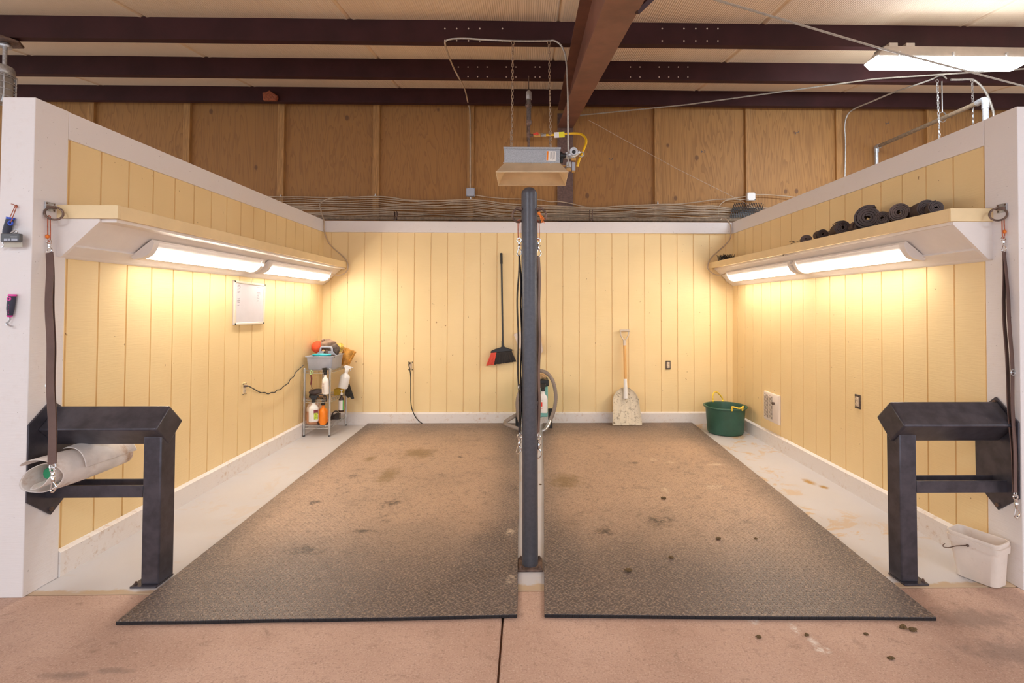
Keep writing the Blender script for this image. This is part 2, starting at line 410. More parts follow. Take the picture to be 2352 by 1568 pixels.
STEEL = M('charcoal_steel', (.075, .069, .084), .33, .45, var=.25, vs=12, bmp=.04, bs=120, dirt=(.16, .13, .12), dirt_amt=.25, dirt_s=30)
POLE = M('blue_black_steel', (.080, .078, .090), .36, .25, var=.10, vs=60, bmp=.05, bs=200, dirt=(.2, .18, .17), dirt_amt=.1, dirt_s=24)
GALV = M('galvanised', (.52, .53, .55), .42, .7, var=.2, vs=60)
GALVP = M('galvanised_sheet', (.42, .44, .47), .5, .35, var=.15, vs=120)
ZINC = M('zinc_plated', (.60, .60, .60), .32, .85, var=.15)
CHROME = M('chrome', (.78, .78, .78), .14, 1., var=.05)
CHAINM = M('dull_chain', (.40, .29, .20), .5, .4, var=.3, vs=60)
RUST = M('rusty_iron', (.17, .11, .085), .55, .5, var=.4, vs=30, dirt=(.30, .13, .05), dirt_amt=.3, dirt_s=40)
CABLE = M('grey_cable', (.48, .36, .25), .6, var=.15, vs=8)
CONDUIT = M('flex_conduit', (.46, .42, .37), .45, .4, var=.15, vs=60)
DUSTY = M('dusty_pipe', (.24, .17, .11), .8, var=.25, vs=30)
ROPEW = M('steel_wire_rope', (.42, .37, .31), .5, .4, var=.2, vs=90)
YHOSE = M('yellow_gas_hose', (.85, .50, .015), .35, var=.04)
PIPE = M('dark_gas_pipe', (.13, .10, .085), .5, .3, var=.3, vs=30)
REFL = M('heater_reflector', (.68, .52, .33), .38, .3, var=.08)
REFLIN = M('heater_inside', (.40, .27, .235), .4, .3, var=.08)
BLACK = M('black_plastic', (.022, .021, .022), .42, var=.2)
GREYP = M('grey_plastic', (.38, .40, .47), .42, var=.08, dirt=(.2, .17, .14), dirt_amt=.05, dirt_s=30)
WHITEP = M('white_plastic', (.82, .79, .75), .4, var=.04)
LABELW = M('paper_label', (.85, .82, .78), .6, var=.03)
ORANGE = M('orange_plastic', (.90, .24, .012), .35, var=.05)
REDP = M('red_plastic', (.72, .07, .035), .4, var=.1)
TEAL = M('teal_enamel', (.22, .52, .47), .4, var=.06)
AQUA = M('aqua_plastic', (.03, .42, .48), .4, var=.08)
PINK = M('pink_rubber', (.75, .06, .36), .45, var=.05)
BLUE = M('blue_rubber', (.03, .08, .55), .4, var=.1)
NAVY = M('navy_rubber', (.03, .03, .055), .5, var=.15)
GREEN = M('dark_green_tub', (.032, .105, .072), .42, var=.15, vs=5, bmp=.05, dirt=(.28, .24, .16), dirt_amt=.18, dirt_s=26)
GREENB = M('green_fabric', (.008, .22, .09), .6, var=.2)
YROPE = M('yellow_rope', (.85, .58, .06), .6, var=.15, vs=40)
TWINE = M('orange_twine', (.42, .115, .06), .75, var=.25, vs=60)
TWINEO = M('bright_orange_twine', (.85, .22, .03), .75, var=.25, vs=60)
STRAP = M('brown_nylon_strap', (.13, .072, .058), .65, var=.15, bmp=.2, bs=220)
STRAPD = M('dark_strap', (.045, .033, .03), .6, var=.2)
SUEDE = M('cream_suede', (.80, .73, .68), .85, var=.15, vs=5, dirt=(.48, .30, .19), dirt_amt=.7, dirt_s=5, bmp=.08)
CLOTH = M('pale_cloth', (.72, .60, .50), .9, var=.1, bmp=.15, bs=60)
BROWN = M('brown_leather', (.068, .046, .043), .62, var=.3, vs=14, bmp=.15, bs=70)
BROWNL = M('worn_brown_leather', (.10, .065, .055), .62, var=.3, vs=14, bmp=.15, bs=70)
BRIST = M('dark_bristle', (.028, .022, .02), .7, var=.3)
TANW = M('varnished_wood', (.70, .38, .12), .45, var=.12, vst=(20, 20, 1), vs=3)
TANB = M('tan_block', (.55, .30, .09), .6, var=.2, vs=14, bmp=.2)
BASKET = M('woven_straw', (.62, .30, .06), .6, var=.25, vs=30, bmp=.3)
SCOOP = M('cream_plastic_scoop', (.70, .61, .46), .45, var=.08, dirt=(.12, .075, .03), dirt_amt=.72, dirt_s=34)
AMBER = M('amber_liquid_jug', (.62, .31, .17), .3, var=.08)
AMBERT = M('clear_jug', (.78, .58, .44), .3, var=.05)
PAIL = M('dirty_white_pail', (.78, .68, .60), .45, var=.06, dirt=(.55, .38, .25), dirt_amt=.40, dirt_s=22)
HOSE = M('grey_vacuum_hose', (.25, .20, .165), .5, var=.1)
INK = M('grey_marker_ink', (.42, .38, .42), .6, var=.1)
DARKINK = M('dark_print', (.08, .07, .07), .6, var=.1)
DUNG = M('dried_manure', (.14, .085, .035), .9, var=.4, vs=60, bmp=.5, bs=90)
HOLE = M('bolt_hole_edge', (.62, .5, .4), .5, var=.1)
OUTB = M('outlet_box', (.14, .10, .08), .5, .3, var=.3, vs=60)
OUTW = M('outlet_face', (.72, .58, .42), .45, var=.1, dirt=(.2, .1, .05), dirt_amt=.2, dirt_s=60)
VENTW = M('vent_enamel', (.78, .68, .60), .45, var=.04)
GLASS = M('dusty_glass', (.55, .50, .45), .25, var=.1, trans=.4)
FIXTAN = M('fixture_housing', (.48, .40, .32), .5, var=.1)
RAG = M('red_fiberglass', (.28, .075, .03), .8, var=.35, vs=60, bmp=.4)
LED = emit('led_lens', (1.0, .92, .81), 33.)
TUBE = emit('fluorescent_lens', (.78, .89, 1.0), 50.)
# ------------------------------------------------------------------ the setting
def siding(mb, axis, fixed, a0, a1, z0, z1, g0, side, depth=.011, gw=.011):
    """vertical-groove plywood face: axis 'y' (wall at x=fixed) or 'x' (wall at y=fixed); side = direction into the wall"""
    prof = [(a0, 0)]
    g = g0
    while g-gw > a0: g -= .2032
    while g < a1:
        if g-gw/2 > a0 and g+gw/2 < a1:
            prof += [(g-gw/2, 0), (g-gw/2+.001, depth), (g+gw/2-.001, depth), (g+gw/2, 0)]
        g += .2032
    prof.append((a1, 0))
    def q(a, d, z): return (fixed+side*d, a, z) if axis == 'y' else (a, fixed+side*d, z)
    lo = [q(a, d, z0) for a, d in prof]; hi = [q(a, d, z1) for a, d in prof]
    k = len(lo)
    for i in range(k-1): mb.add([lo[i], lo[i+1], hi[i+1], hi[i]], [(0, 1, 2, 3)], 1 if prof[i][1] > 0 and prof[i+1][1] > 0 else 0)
SL, SR, SB = XL-.006, XR+.006, YB+.004          # siding faces
TL, TR = XL+.007, XR-.007                       # trim faces
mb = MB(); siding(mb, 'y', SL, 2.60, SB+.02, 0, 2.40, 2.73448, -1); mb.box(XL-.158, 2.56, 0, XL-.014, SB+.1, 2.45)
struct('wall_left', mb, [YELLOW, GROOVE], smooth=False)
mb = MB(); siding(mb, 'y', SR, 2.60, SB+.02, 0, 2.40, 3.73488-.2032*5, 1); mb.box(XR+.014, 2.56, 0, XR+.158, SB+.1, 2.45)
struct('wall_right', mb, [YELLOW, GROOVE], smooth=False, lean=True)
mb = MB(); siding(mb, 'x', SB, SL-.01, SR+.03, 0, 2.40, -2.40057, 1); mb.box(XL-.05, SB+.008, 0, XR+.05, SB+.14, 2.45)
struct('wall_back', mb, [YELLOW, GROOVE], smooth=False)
# end posts and cap boards
mb = MB(); mb.box(XL-.158, 2.527, 0, TL, 2.712, 2.498); struct('trim_1', mb, WHITE, bevel=.003)
mb = MB(); mb.box(XR-.007, 2.517, 0, XR+.16, 2.706, 2.492); struct('trim_2', mb, WHITE, bevel=.003, lean=True)
mb = MB(); mb.box(XL-.158, 2.714, 2.347, TL, YB-.012, 2.495); struct('trim_3', mb, WHITE, bevel=.002)
mb = MB(); mb.box(XR-.007, 2.709, 2.347, XR+.16, YB-.012, 2.490); struct('trim_4', mb, WHITE, bevel=.002, lean=True)
mb = MB(); mb.box(TL+.001, YB-.016, 2.347, TR+.008, YB+.15, 2.4856); struct('trim_5', mb, WHITE, bevel=.002)
def bboard(name, pts, d, lean=False):
    # board with a bevelled top edge
    (x0, y0), (x1, y1) = pts; dx, dy = d
    poly = [V((x0, y0, 0)), V((x0+dx, y0+dy, 0)), V((x0+dx, y0+dy, .128)), V((x0, y0, .1436))]
    mb = MB(); mb.prism(poly, (x1-x0, y1-y0, 0)); struct(name, mb, WHITED, lean=lean, smooth=False)
bboard('baseboard_left', ((SL, 2.714), (SL, YB-.014)), (.022, 0))
bboard('baseboard_right', ((SR, 2.709), (SR, YB-.014)), (-.022, 0), True)
bboard('baseboard_back', ((TL+.012, SB), (TR-.026, SB)), (0, -.022))
# floor: bare concrete aisle in two slabs with a joint, painted stall slab behind
FY = 2.548
mb = MB()
JX0, JX1 = -.113, -.104
def slab(x0, x1, y0, y1, z=0, e=.006, d=.03):
    r = [[(x0, y0, z-d), (x1, y0, z-d), (x1, y1, z-d), (x0, y1, z-d)], [(x0, y0, z-e), (x1, y0, z-e), (x1, y1, z-e), (x0, y1, z-e)],
         [(x0+e, y0+e, z), (x1-e, y0+e, z), (x1-e, y1-e, z), (x0+e, y1-e, z)]]
    mb.loft([[V(p) for p in q] for q in r])
slab(-9, JX0, -5, FY); slab(JX1, 9, -5, FY); mb.box(-9, -5, -.06, 9, 6.6, -.031)
struct('floor', mb, CONC, smooth=False)
mb = MB(); slab(-9, 9, FY+.004, 6.6, 0, .003)
struct('floor', mb, PFLOOR, smooth=False)
# building wall behind, with flat studs
mb = MB(); mb.box(-9, 6.49, 0, 9, 6.55, 4.24)
wo = struct('wall_outer', mb, PLY, smooth=False)
for i, px in enumerate((0, 206.5, 428, 645, 864, 1081, None, 1511, 1720, 1928, 2137)):
    if px is None: continue
    x = P(px, 300, 6.452).x
    mb = MB(); mb.box(x-.043, 6.452, 0, x+.043, 6.4905, 4.24)
    build('stud', mb, STUD, wo, bevel=.002)
mb = MB()
for x, y, s, a in ((1398, 362, .075, 0), (1825, 303, .075, .4), (1611, 345, .075, 0), (2033, 281, .075, .3)):
    p = P(x, y, 6.4895); mb.text('2', p, (cos(a-1.5), 0, sin(a-1.5)), (-sin(a-1.5), 0, cos(a-1.5)), s)
build('stamp', mb, DARKINK, wo, smooth=False)
# ceiling: insulation blanket on the purlins, sloping up to the outer wall
def roof(y): return 4.075+.085*(y-4.52)
PUR = [4.52, 5.40, 6.30]
SEAMS = [-5.4, -3.5, -1.63, .288, 2.19, 4.1, 6.0]
ys = []; y = -5.
while y < 6.56: ys.append(y); y += .11
ys.append(6.56)
xs = sorted([-9, 9]+[s+d for s in SEAMS for d in (-.06, -.03, -.008, 0, .008, .03, .06)]+[s+.95 for s in SEAMS])
def sag(x, y):
    k = ((y-4.52) % .89)/.89
    z = roof(y)+.004-.028*sin(pi*k)
    for s in SEAMS:
        d = abs(x-s)
        if d < .07: z += .012*(1-d/.07) if d < .01 else -.010*(1-d/.07)
    return z+.006*noise.noise(V((x*1.3, y*2.2, 0)))
mb = MB(); mb.sheet([[(x, yy, sag(x, yy)+.02) for x in xs] for yy in ys], .03)
struct('ceiling', mb, CEIL)
# purlins
labs = ['dark red steel purlin with the conduit along it, just above the gas heater chains', 'dark red steel purlin in the middle, the gas pipe hanger fixed to it', 'dark red steel purlin running along the top of the plywood wall']
holes = [[(x, yy) for yy in (66, 94) for x in (1022, 1049, 1076, 1102, 1154, 1521, 1571, 1598, 1624, 1649)],
         [(x, yy) for yy in (154, 177) for x in (1053, 1075, 1097, 1119, 1163, 1185, 1229, 1240, 1448, 1470, 1514, 1536, 1558, 1580)], []]
for i, (Yp, lb) in enumerate(zip(PUR, labs)):
    zb = (3.872, 3.948, 4.038)[i]; zt = roof(Yp)+.003; t = .004
    t_ = thing('steel_purlin', lb, 'steel beam', (0, Yp, zb), 'roof purlins')
    mb = MB()
    mb.prism([(-9, Yp, zb+.004), (-9, Yp, zt), (-9, Yp+.06, zt), (-9, Yp+.06, zt-t), (-9, Yp+t, zt-t), (-9, Yp+t, zb+.004)], (18, 0, 0)); build('web', mb, RED, t_)
    mb = MB(); mb.prism([(-9, Yp-.0015, zb), (-9, Yp-.0015, zb+.004), (-9, Yp+.06, zb+.004), (-9, Yp+.065, zb+.018), (-9, Yp+.069, zb+.018), (-9, Yp+.067, zb)], (18, 0, 0)); build('bottom_flange', mb, RED, t_)
    for hx, hy in holes[i]:
        p = P(hx, hy, Yp); p.z = min(max(p.z, zb+.016), zt-.02); mb = MB(); mb.cyl(p+V((0, .002, 0)), p-V((0, .0015, 0)), .0075, 10); build('bolt_hole', mb, HOLE, t_)
# tapered rafter, its column and the knee brace
def rbot(y): return 3.018+.1945*(y-2.5)
def rtop(y): return 3.868+.085*(y-4.52)
rt = thing('roof_rafter', 'brown tapered steel rafter crossing under the purlins beside the heater', 'steel beam', (.5, 4.4, 3.4))
x0, x1 = .402, .602; yA, yM, yE = 6.455, 1.6, -5.
mb = MB()
for ya, yb, za, zb_ in ((yA, yM, rbot(yA), rbot(yM)), (yM, yE, rbot(yM), rbot(yM))):
    mb.loft([[V((x0, ya, za)), V((x1, ya, za)), V((x1, ya, za+.012)), V((x0, ya, za+.012))], [V((x0, yb, zb_)), V((x1, yb, zb_)), V((x1, yb, zb_+.012)), V((x0, yb, zb_+.012))]])
build('bottom_flange', mb, RAFTER, rt)
mb = MB(); mb.prism([(.497, yA, rbot(yA)+.012), (.497, yM, rbot(yM)+.012), (.497, yE, rbot(yM)+.012), (.497, yE, rtop(yE)-.01), (.497, yA, rtop(yA)-.01)], (.007, 0, 0)); build('web', mb, RAFTER, rt)
mb = MB(); mb.loft([[V((x0, y, rtop(y)-.011)), V((x1, y, rtop(y)-.011)), V((x1, y, rtop(y))), V((x0, y, rtop(y)))] for y in (yA, yE)]); build('top_flange', mb, RAFTER, rt)
b0 = at(1466, 32, X=.602)
mb = MB(); mb.tube([b0+V((-.01, 0, .012)), (1.24, 2.70, 3.69)], .02, 4); build('flange_brace', mb, RED, rt)
mb = MB()
mb.box(.398, 6.458, 0, .606, 6.468, 3.98); mb.box(.498, 6.468, 0, .506, 6.4895, 3.98)
single('steel_column', mb, COLM, 'speckled brown steel column against the plywood wall under the rafter', 'steel column')
mb = MB(); r0 = P(606, 234, 6.29); r1 = P(640, 213, 6.29)
c = (r0+r1)/2; mb.prism([P(607, 216, 6.288), P(616, 214.5, 6.288), P(623, 211, 6.288), P(632, 217, 6.288), P(640, 222, 6.288), P(640, 228, 6.288), P(637, 233, 6.288), P(608, 233, 6.288)], (0, -.05, 0))
mb.prism([P(622, 212, 6.237), P(632, 217, 6.237), P(639, 223, 6.237), P(629, 222, 6.237)], (0, -.02, .0))
single('insulation_scrap', mb, RAG, 'torn red insulation scrap tucked on the rearmost purlin', 'insulation scrap', bevel=.006)
# ------------------------------------------------------------------ rubber mats
for lb, poly in (('brown dusty diamond-tread rubber mat in front of the wire rack and broom', [(-1.856, 2.305), (-.6, 2.318), (-.041, 2.331), (-.06, 4.), (-.09, 6.082), (-1.925, 6.082), (-1.89, 4.2)]),
                 ('brown dusty diamond-tread rubber mat in front of the scoop shovel and green tub', [(.084, 2.331), (.9, 2.305), (1.89, 2.281), (1.96, 4.2), (2.034, 6.082), (.195, 6.082), (.14, 4.)])):
    mb = MB(); n_ = len(poly); pts = []
    for i in range(n_):
        a, b = V((*poly[i], 0)), V((*poly[(i+1) % n_], 0)); k = max(1, int((b-a).length/.12))
        for j in range(k):
            p = a.lerp(b, j/k); d = .003*noise.noise(p*3)
            pts.append(p+V((d, d, 0)))
    mb.loft([[p+V((0, 0, .0005)) for p in pts], [p+V((0, 0, .018)) for p in pts]])
    single('rubber_mat', mb, RUBBER, lb, 'rubber mat', bevel=.003, smooth=False)
# ------------------------------------------------------------------ light shelves
def light_shelf(s, label):
    """s=-1 left wall, +1 right wall; X measured out from the wall"""
    W = (lambda d, z: (SL+d if s < 0 else SR-d+LEAN*(z-1.46)))
    y0, y1 = (2.655, YB-.008); ff = .331 if s < 0 else .250
    ff2 = .294 if s < 0 else .30
    # the front edge runs slightly out of parallel with the wall, as in the place
    def F(y): t = (y-y0)/(y1-y0); return ff*(1-t)+ff2*t
    root = thing('lamp_shelf', label, 'shelf', (W(.15, 1.9), 4.4, 1.7))
    zt = 1.978 if s < 0 else 1.984
    mb = MB()
    mb.loft([[V((W(.001, zt), y, zt-.02)), V((W(F(y)-.02, zt), y, zt-.02)), V((W(F(y)-.02, zt), y, zt-.001)), V((W(.001, zt), y, zt-.001))] for y in (y0+.02, y1)]); build('shelf_board', mb, SHELFY, root)
    mb = MB()
    mb.loft([[V((W(F(y)-.02, zt), y, zt-.072)), V((W(F(y), zt), y, zt-.072)), V((W(F(y), zt), y, zt)), V((W(F(y)-.02, zt), y, zt))] for y in (y0+.019, y1)]); build('front_board', mb, SHELFY, root, bevel=.002)
    mb = MB(); mb.box(W(0, zt), y0, zt-.072, W(ff, zt), y0+.018, zt); build('end_board', mb, SHELFY, root, bevel=.002)
    # underside strip and the sloped panel carrying the lamps
    def L_(d0, z0, d1, z1, t, nm, ya=y0+.01, yb=y1, bev=0):
        n_ = V((z0-z1, d1-d0)).normalized()
        if n_.y > 0: n_ = -n_
        mb = MB(); mb.loft([[V((W(a, 1.8), y, b)) for a, b in ((d0, z0), (d1, z1), (d1-n_.x*t, z1-n_.y*t), (d0-n_.x*t, z0-n_.y*t))] for y in (ya, yb)])
        return build(nm, mb, SHELFW, root, bevel=bev)
    e = .236
    mb = MB(); mb.loft([[V((W(e-.02, zt), y, zt-.089)), V((W(F(y)-.021, zt), y, zt-.089)), V((W(F(y)-.021, zt), y, zt-.021)), V((W(e-.02, zt), y, zt-.021))] for y in (y0+.02, y1)]) if ff > .27 else mb.box(min(W(e-.03, zt), W(.235, zt)), y0+.02, zt-.089, max(W(e-.03, zt), W(.235, zt)), y1, zt-.021)
    build('underside_strip', mb, SHELFW, root)
    L_(.02, 1.705, e-.01, zt-.085, .012, 'sloped_panel', y0+.03)
    L_(.004, 1.697, .096, 1.758, .022, 'batten', y0+.026, y1, .002)
    mb = MB(); mb.prism([(W(.001, 1.9), y0+.006, zt-.073), (W(e-.004, 1.9), y0+.006, zt-.073), (W(e-.004, 1.9), y0+.006, zt-.088), (W(.034, 1.7), y0+.006, 1.702), (W(.001, 1.7), y0+.006, 1.702)], (0, .0195, 0)); build('end_bracket', mb, SHELFW, root, bevel=.0015)
    return root
light_shelf(-1, 'long yellow lamp shelf above the whiteboard, nothing on top of it')
light_shelf(1, 'long yellow lamp shelf holding the row of brown leg wraps')
def lamp(s, ya, yb, label):
    t = V((.774, 0, .633)); n_ = V((.633, 0, -.774)); c = V((SL+.135, 0, 1.797))
    def Q(a, h, y):
        p = c+t*a+n_*h
        if s > 0: p = V((SR-(p.x-SL)+LEAN*(p.z-1.46), 0, p.z+.003))
        return V((p.x, y, p.z))
    root = thing('strip_lamp', label, 'lamp', Q(0, 0, (ya+yb)/2), 'strip lamps under the shelves')
    arc = lambda a: .018+.034*cos(a/.082*pi/2)
    A = [-.078+.156*i/16 for i in range(17)]
    mb = MB(); prof = [(-.08, -.002), (-.08, .016)]+[(a, arc(a)-.004) for a in A]+[(.08, .016), (.08, -.002)]
    mb.loft([[Q(a, h, y) for a, h in prof] for y in (ya+.004, yb-.004)]); build('housing', mb, SHELFW, root)
    B = [-.047+.094*i/12 for i in range(13)]
    mb = MB(); mb.loft([[Q(a, arc(a), y) for a in B]+[Q(a, arc(a)-.003, y) for a in B[::-1]] for y in (ya+.052, yb-.052)]); build('lens', mb, LED, root)
    for yc, d in ((ya, .046), (yb-.046, .046)):
        mb = MB(); pr = [(-.083, -.002), (-.083, .018)]+[(a*1.03, arc(a)+.003) for a in A]+[(.083, .018), (.083, -.002)]
        mb.loft([[Q(a, h, y) for a, h in pr] for y in (yc, yc+d)]); build('end_cap', mb, SHELFW, root, bevel=.0015)
    return root
lamp(-1, 3.075, 4.37, 'lit strip lamp under the end of the empty shelf next to the hoof-pick post')
lamp(-1, 4.455, 5.885, 'lit strip lamp next to the rear corner above the whiteboard and wire rack')
lamp(1, 3.04, 4.345, 'lit strip lamp under the leg wraps, next to the white pail post')
lamp(1, 4.39, 5.84, 'lit strip lamp above the heater vent, next to the rear corner')
mb = MB(); mb.tube([P(601, 606, 4.32), P(607, 607, 4.40), P(613, 605, 4.48)], .007, 8)
mb.cyl(P(603, 608, 4.325), P(606, 607.5, 4.345), .013, 10)
single('lamp_connector', mb, SHELFW, 'short connector joining the two strip lamps on the whiteboard wall', 'cable')
mb = MB(); mb.tube([P(1811, 609, 4.42), P(1819, 606, 4.36), P(1828, 604, 4.30)], .007, 8); mb.cyl(P(1812, 610, 4.43), P(1815, 607, 4.41), .013, 10)
single('lamp_connector', mb, SHELFW, 'short connector joining the two strip lamps under the leg wraps', 'cable')
def cord(name, pts, r, mat, label, cat='cable', group=None, n=8, k=6):
    mb = MB(); mb.tube(smooth_path(pts, k), r, n)
    return single(name, mb, mat, label, cat, group)
cord('lamp_cable', [P(x, y, Y) for x, y, Y in ((800, 451.5, 6.43), (770, 453, 6.41), (748, 459, 6.38), (735, 469, 6.33), (739, 489, 6.2), (744, 507, 6.075), (745, 530, 6.07), (752, 552, 6.08), (764, 568, 6.085), (784, 585, 6.085), (796, 599, 6.08), (799.5, 611, 6.07), (796, 623, 6.05), (785, 630.5, 6.), (772, 632, 5.95), (760, 628, 5.84))], .0075, CABLE, 'grey cable looping down to the strip lamp above the wire rack')
cord('lamp_cable', [P(x, y, Y) for x, y, Y in ((1655, 505, 6.2), (1659, 501.5, 6.2), (1668, 503, 6.15), (1676, 513, 6.075), (1679, 527, 6.07), (1677, 547, 6.08), (1666, 562, 6.085), (1648, 578, 6.085), (1632, 594, 6.085), (1625.5, 610, 6.06), (1629, 621, 6.04), (1641, 630, 6.), (1656, 631.5, 5.92), (1668, 627, 5.81))], .0075, CABLE, 'grey cable looping down to the strip lamp above the green tub')
# ------------------------------------------------------------------ ceiling fluorescent
fx = thing('fluorescent_fixture', 'glowing cold white fluorescent fixture hanging under the purlins', 'lamp', (3.83, 4.5, 3.7))
X0, X1 = 3.20, 4.60
def ring(x, dy, z, yc=4.50): return [V((x, yc-dy, z)), V((x, yc+dy, z))]
mb = MB(); mb.loft([[V((x, 4.415+a, z)) for a, z in ((0, 3.735), (.17, 3.735), (.145, 3.84), (.025, 3.84))] for x in (X0+.0, X0+.07, X1)])
for i, v in enumerate(mb.v[:4]):
    if v.z > 3.8: v.x += .085
build('housing', mb, FIXTAN, fx, bevel=.004)
mb = MB(); mb.loft([[V((x+dx, 4.415+a, z)) for a, z, dx in ((-.005, 3.735, 0), (.175, 3.735, 0), (.150, 3.672, k), (.02, 3.672, k))] for x, k in ((X0-.012, .035), (X1+.012, -.035))]); build('lens', mb, TUBE, fx, bevel=.006)
for px in (2066, 2191, 2313):
    p = P(px, 117, 4.41); mb = MB(); mb.box(p.x-.008, 4.404, 3.735, p.x+.008, 4.425, 3.775); mb.box(p.x-.004, 4.40, 3.715, p.x+.004, 4.41, 3.745); build('latch', mb, ZINC, fx)
for px in (2051, 2090):
    p = P(px, 103, 4.45); mb = MB(); mb.box(p.x-.04, 4.44, 3.838, p.x+.04, 4.56, 3.872); build('hanger_clip', mb, FIXTAN, fx, bevel=.004)
# ------------------------------------------------------------------ caged jar light beyond the left post
jl = thing('caged_jar_light', 'grey caged jar light hanging from the purlin above the hoof picks', 'lamp', P(12, 100, 4.55))
c0 = P(12, 100, 4.55); cx = c0.x
zt = 3.868
mb = MB(); mb.lathe([(.125, 0), (.128, .02), (.05, .028)], (cx, 4.55, zt-.03), (0, 0, 1), 6); build('mounting_plate', mb, RUST, jl, bevel=.004)
mb = MB(); mb.lathe([(.045, 0), (.05, .016), (.03, .04)], (cx, 4.55, zt-.075), n=16); mb.cyl((cx, 4.55, 3.62), (cx, 4.55, zt-.05), .016, 12); build('stem', mb, GALV, jl)
mb = MB(); mb.lathe([(.094, 0), (.10, .01), (.10, .05), (.09, .075), (.02, .085)], (cx-.04, 4.55, 3.545), n=28); build('canopy', mb, GALV, jl)
mb = MB(); mb.lathe([(.02, 0), (.07, .02), (.088, .09), (.088, .26)], (cx-.04, 4.55, 3.285), n=28); build('globe', mb, GLASS, jl)
mb = MB()
for z, R in ((3.535, .107), (3.52, .105), (3.46, .106), (3.40, .106), (3.34, .104), (3.29, .07)): mb.torus((cx-.04, 4.55, z), R, .006, (0, 0, 1), 28, 6)
for k in range(6):
    a = 2*pi*k/6-.5; mb.tube([(cx-.04+.106*cos(a), 4.55+.106*sin(a), 3.54), (cx-.04+.106*cos(a), 4.55+.106*sin(a), 3.34), (cx-.04+.07*cos(a), 4.55+.07*sin(a), 3.285)], .007, 6)
build('guard_cage', mb, GALV, jl)
# ------------------------------------------------------------------ gas heater
ht = thing('gas_heater', 'grey box gas heater with flared tan reflector hanging on chains over the black pole', 'heater', (.045, 4.45, 2.6))
q0 = P(1159.5, 340, 4.36); q1 = P(1285.5, 374, 4.36); bx0, bx1, bz0, bz1 = q0.x, q1.x, q1.z, q0.z
by0, by1 = 4.36, 4.60
mb = MB(); mb.box(bx0, by0, bz0, bx1, by1, bz1); build('burner_box', mb, GALVP, ht, bevel=.003)
mb = MB(); mb.box(bx0-.012, by0-.006, bz1-.002, bx1+.010, by1+.006, bz1+.010); mb.box(bx0-.012, by0-.008, bz1-.008, bx1+.010, by0-.004, bz1+.008); mb.box(bx0-.004, by0-.004, bz0, bx0+.004, by1, bz1); mb.box(bx1-.004, by0-.004, bz0, bx1+.004, by1, bz1)
build('lid', mb, GALVP, ht, bevel=.001)
f0, f1 = P(1139.5, 394.5, 4.265), P(1305, 394.5, 4.265); k0, k1 = P(1145, 425, 4.75), P(1298, 425, 4.75)
def q(a, b, t): return a.lerp(b, t)
top = [V((bx0+.002, by0+.005, bz0)), V((bx1-.002, by0+.005, bz0)), V((bx1-.002, by1-.005, bz0)), V((bx0+.002, by1-.005, bz0))]
bot = [f0, f1, k1, k0]
mb = MB(); mb.loft([top, bot], caps=False)
o = build('reflector', mb, REFL, ht, smooth=False); md = o.modifiers.new('s', 'SOLIDIFY'); md.thickness = .003; md.offset = 1
mb = MB(); mb.tube(bot, .006, 6, closed=True); build('reflector_rim', mb, REFL, ht)
mb = MB(); c = sum(top, V())/4
mb.prism([p.lerp(c, .04)+V((0, 0, -.008)) for p in top], (0, 0, .006)); build('tile_panel', mb, REFLIN, ht)
for x, y in ((1157, 372), (1180, 372.5), (1201, 373), (1222, 373.5), (1244, 374), (1265, 374.5)): mb = MB(); mb.ell(P(x, y+1, 4.352), .006, .003, .004, 8, 6); build('rivet', mb, ZINC, ht)
a, b, c_, d = P(1255.5, 346.5, 4.357), P(1277.5, 347.5, 4.357), P(1276.5, 370, 4.357), P(1254.5, 368.5, 4.357)
mb = MB(); mb.prism([a, b, c_, d], (0, -.0008, 0)); lb = build('warning_label', mb, LABELW, ht)
mb = MB(); mb.prism([a.lerp(b, .03)+V((0, -.001, -.002)), a.lerp(b, .20)+V((0, -.001, -.002)), d.lerp(c_, .20)+V((0, -.001, .002)), d.lerp(c_, .03)+V((0, -.001, .002))], (0, -.0006, 0)); build('orange_band', mb, ORANGE, lb)
mb = MB()
for t in (.42, .5, .58, .70, .78, .86): mb.tube([a.lerp(b, t)+V((0, -.0012, -.008)), d.lerp(c_, t)+V((0, -.0012, .008+.02*random.random()))], .0009, 4)
build('print_lines', mb, DARKINK, lb)
# controls on the heater's side
Yc = 4.42
mb = MB(); mb.cyl(P(1284, 357, Yc), P(1301, 358, Yc), .022, 12); mb.cyl(P(1287, 357, Yc), P(1291, 357, Yc), .035, 12); mb.cyl(P(1290, 362, Yc), P(1288, 374, Yc), .018, 10); build('venturi', mb, BLACK, ht)
mb = MB(); mb.ell(P(1311, 356, Yc), .042, .04, .036, 16, 10); mb.cyl(P(1317, 350, Yc-.01), P(1318, 347, Yc-.055), .036, 16); mb.cyl(P(1303, 351, Yc), P(1303, 363, Yc), .022, 12); mb.cyl(P(1316, 360, Yc), P(1331, 348, Yc), .018, 10)
build('gas_valve', mb, GALV, ht)
mb = MB(); mb.cyl(P(1318, 349, Yc-.05), P(1318, 348.5, Yc-.057), .017, 14); build('valve_dial', mb, BLACK, ht)
for px__, py__, sx__, sz__ in ((1317, 366, .045, .02), (1306, 390, .045, .022), (1317, 393, .03, .024), (1294, 381, .035, .01)): mb = MB(); mb.cbox(P(px__, py__, Yc), sx__, .03, sz__); build('mounting_block', mb, TANB, ht, bevel=.003)
mb = MB(); mb.cbox(P(1306, 379, Yc), .042, .045, .048); build('switch_box', mb, GALV, ht, bevel=.003)
mb = MB(); mb.cbox(P(1317, 383, Yc), .03, .04, .075); build('ignition_box', mb, GREYP, ht, bevel=.003)
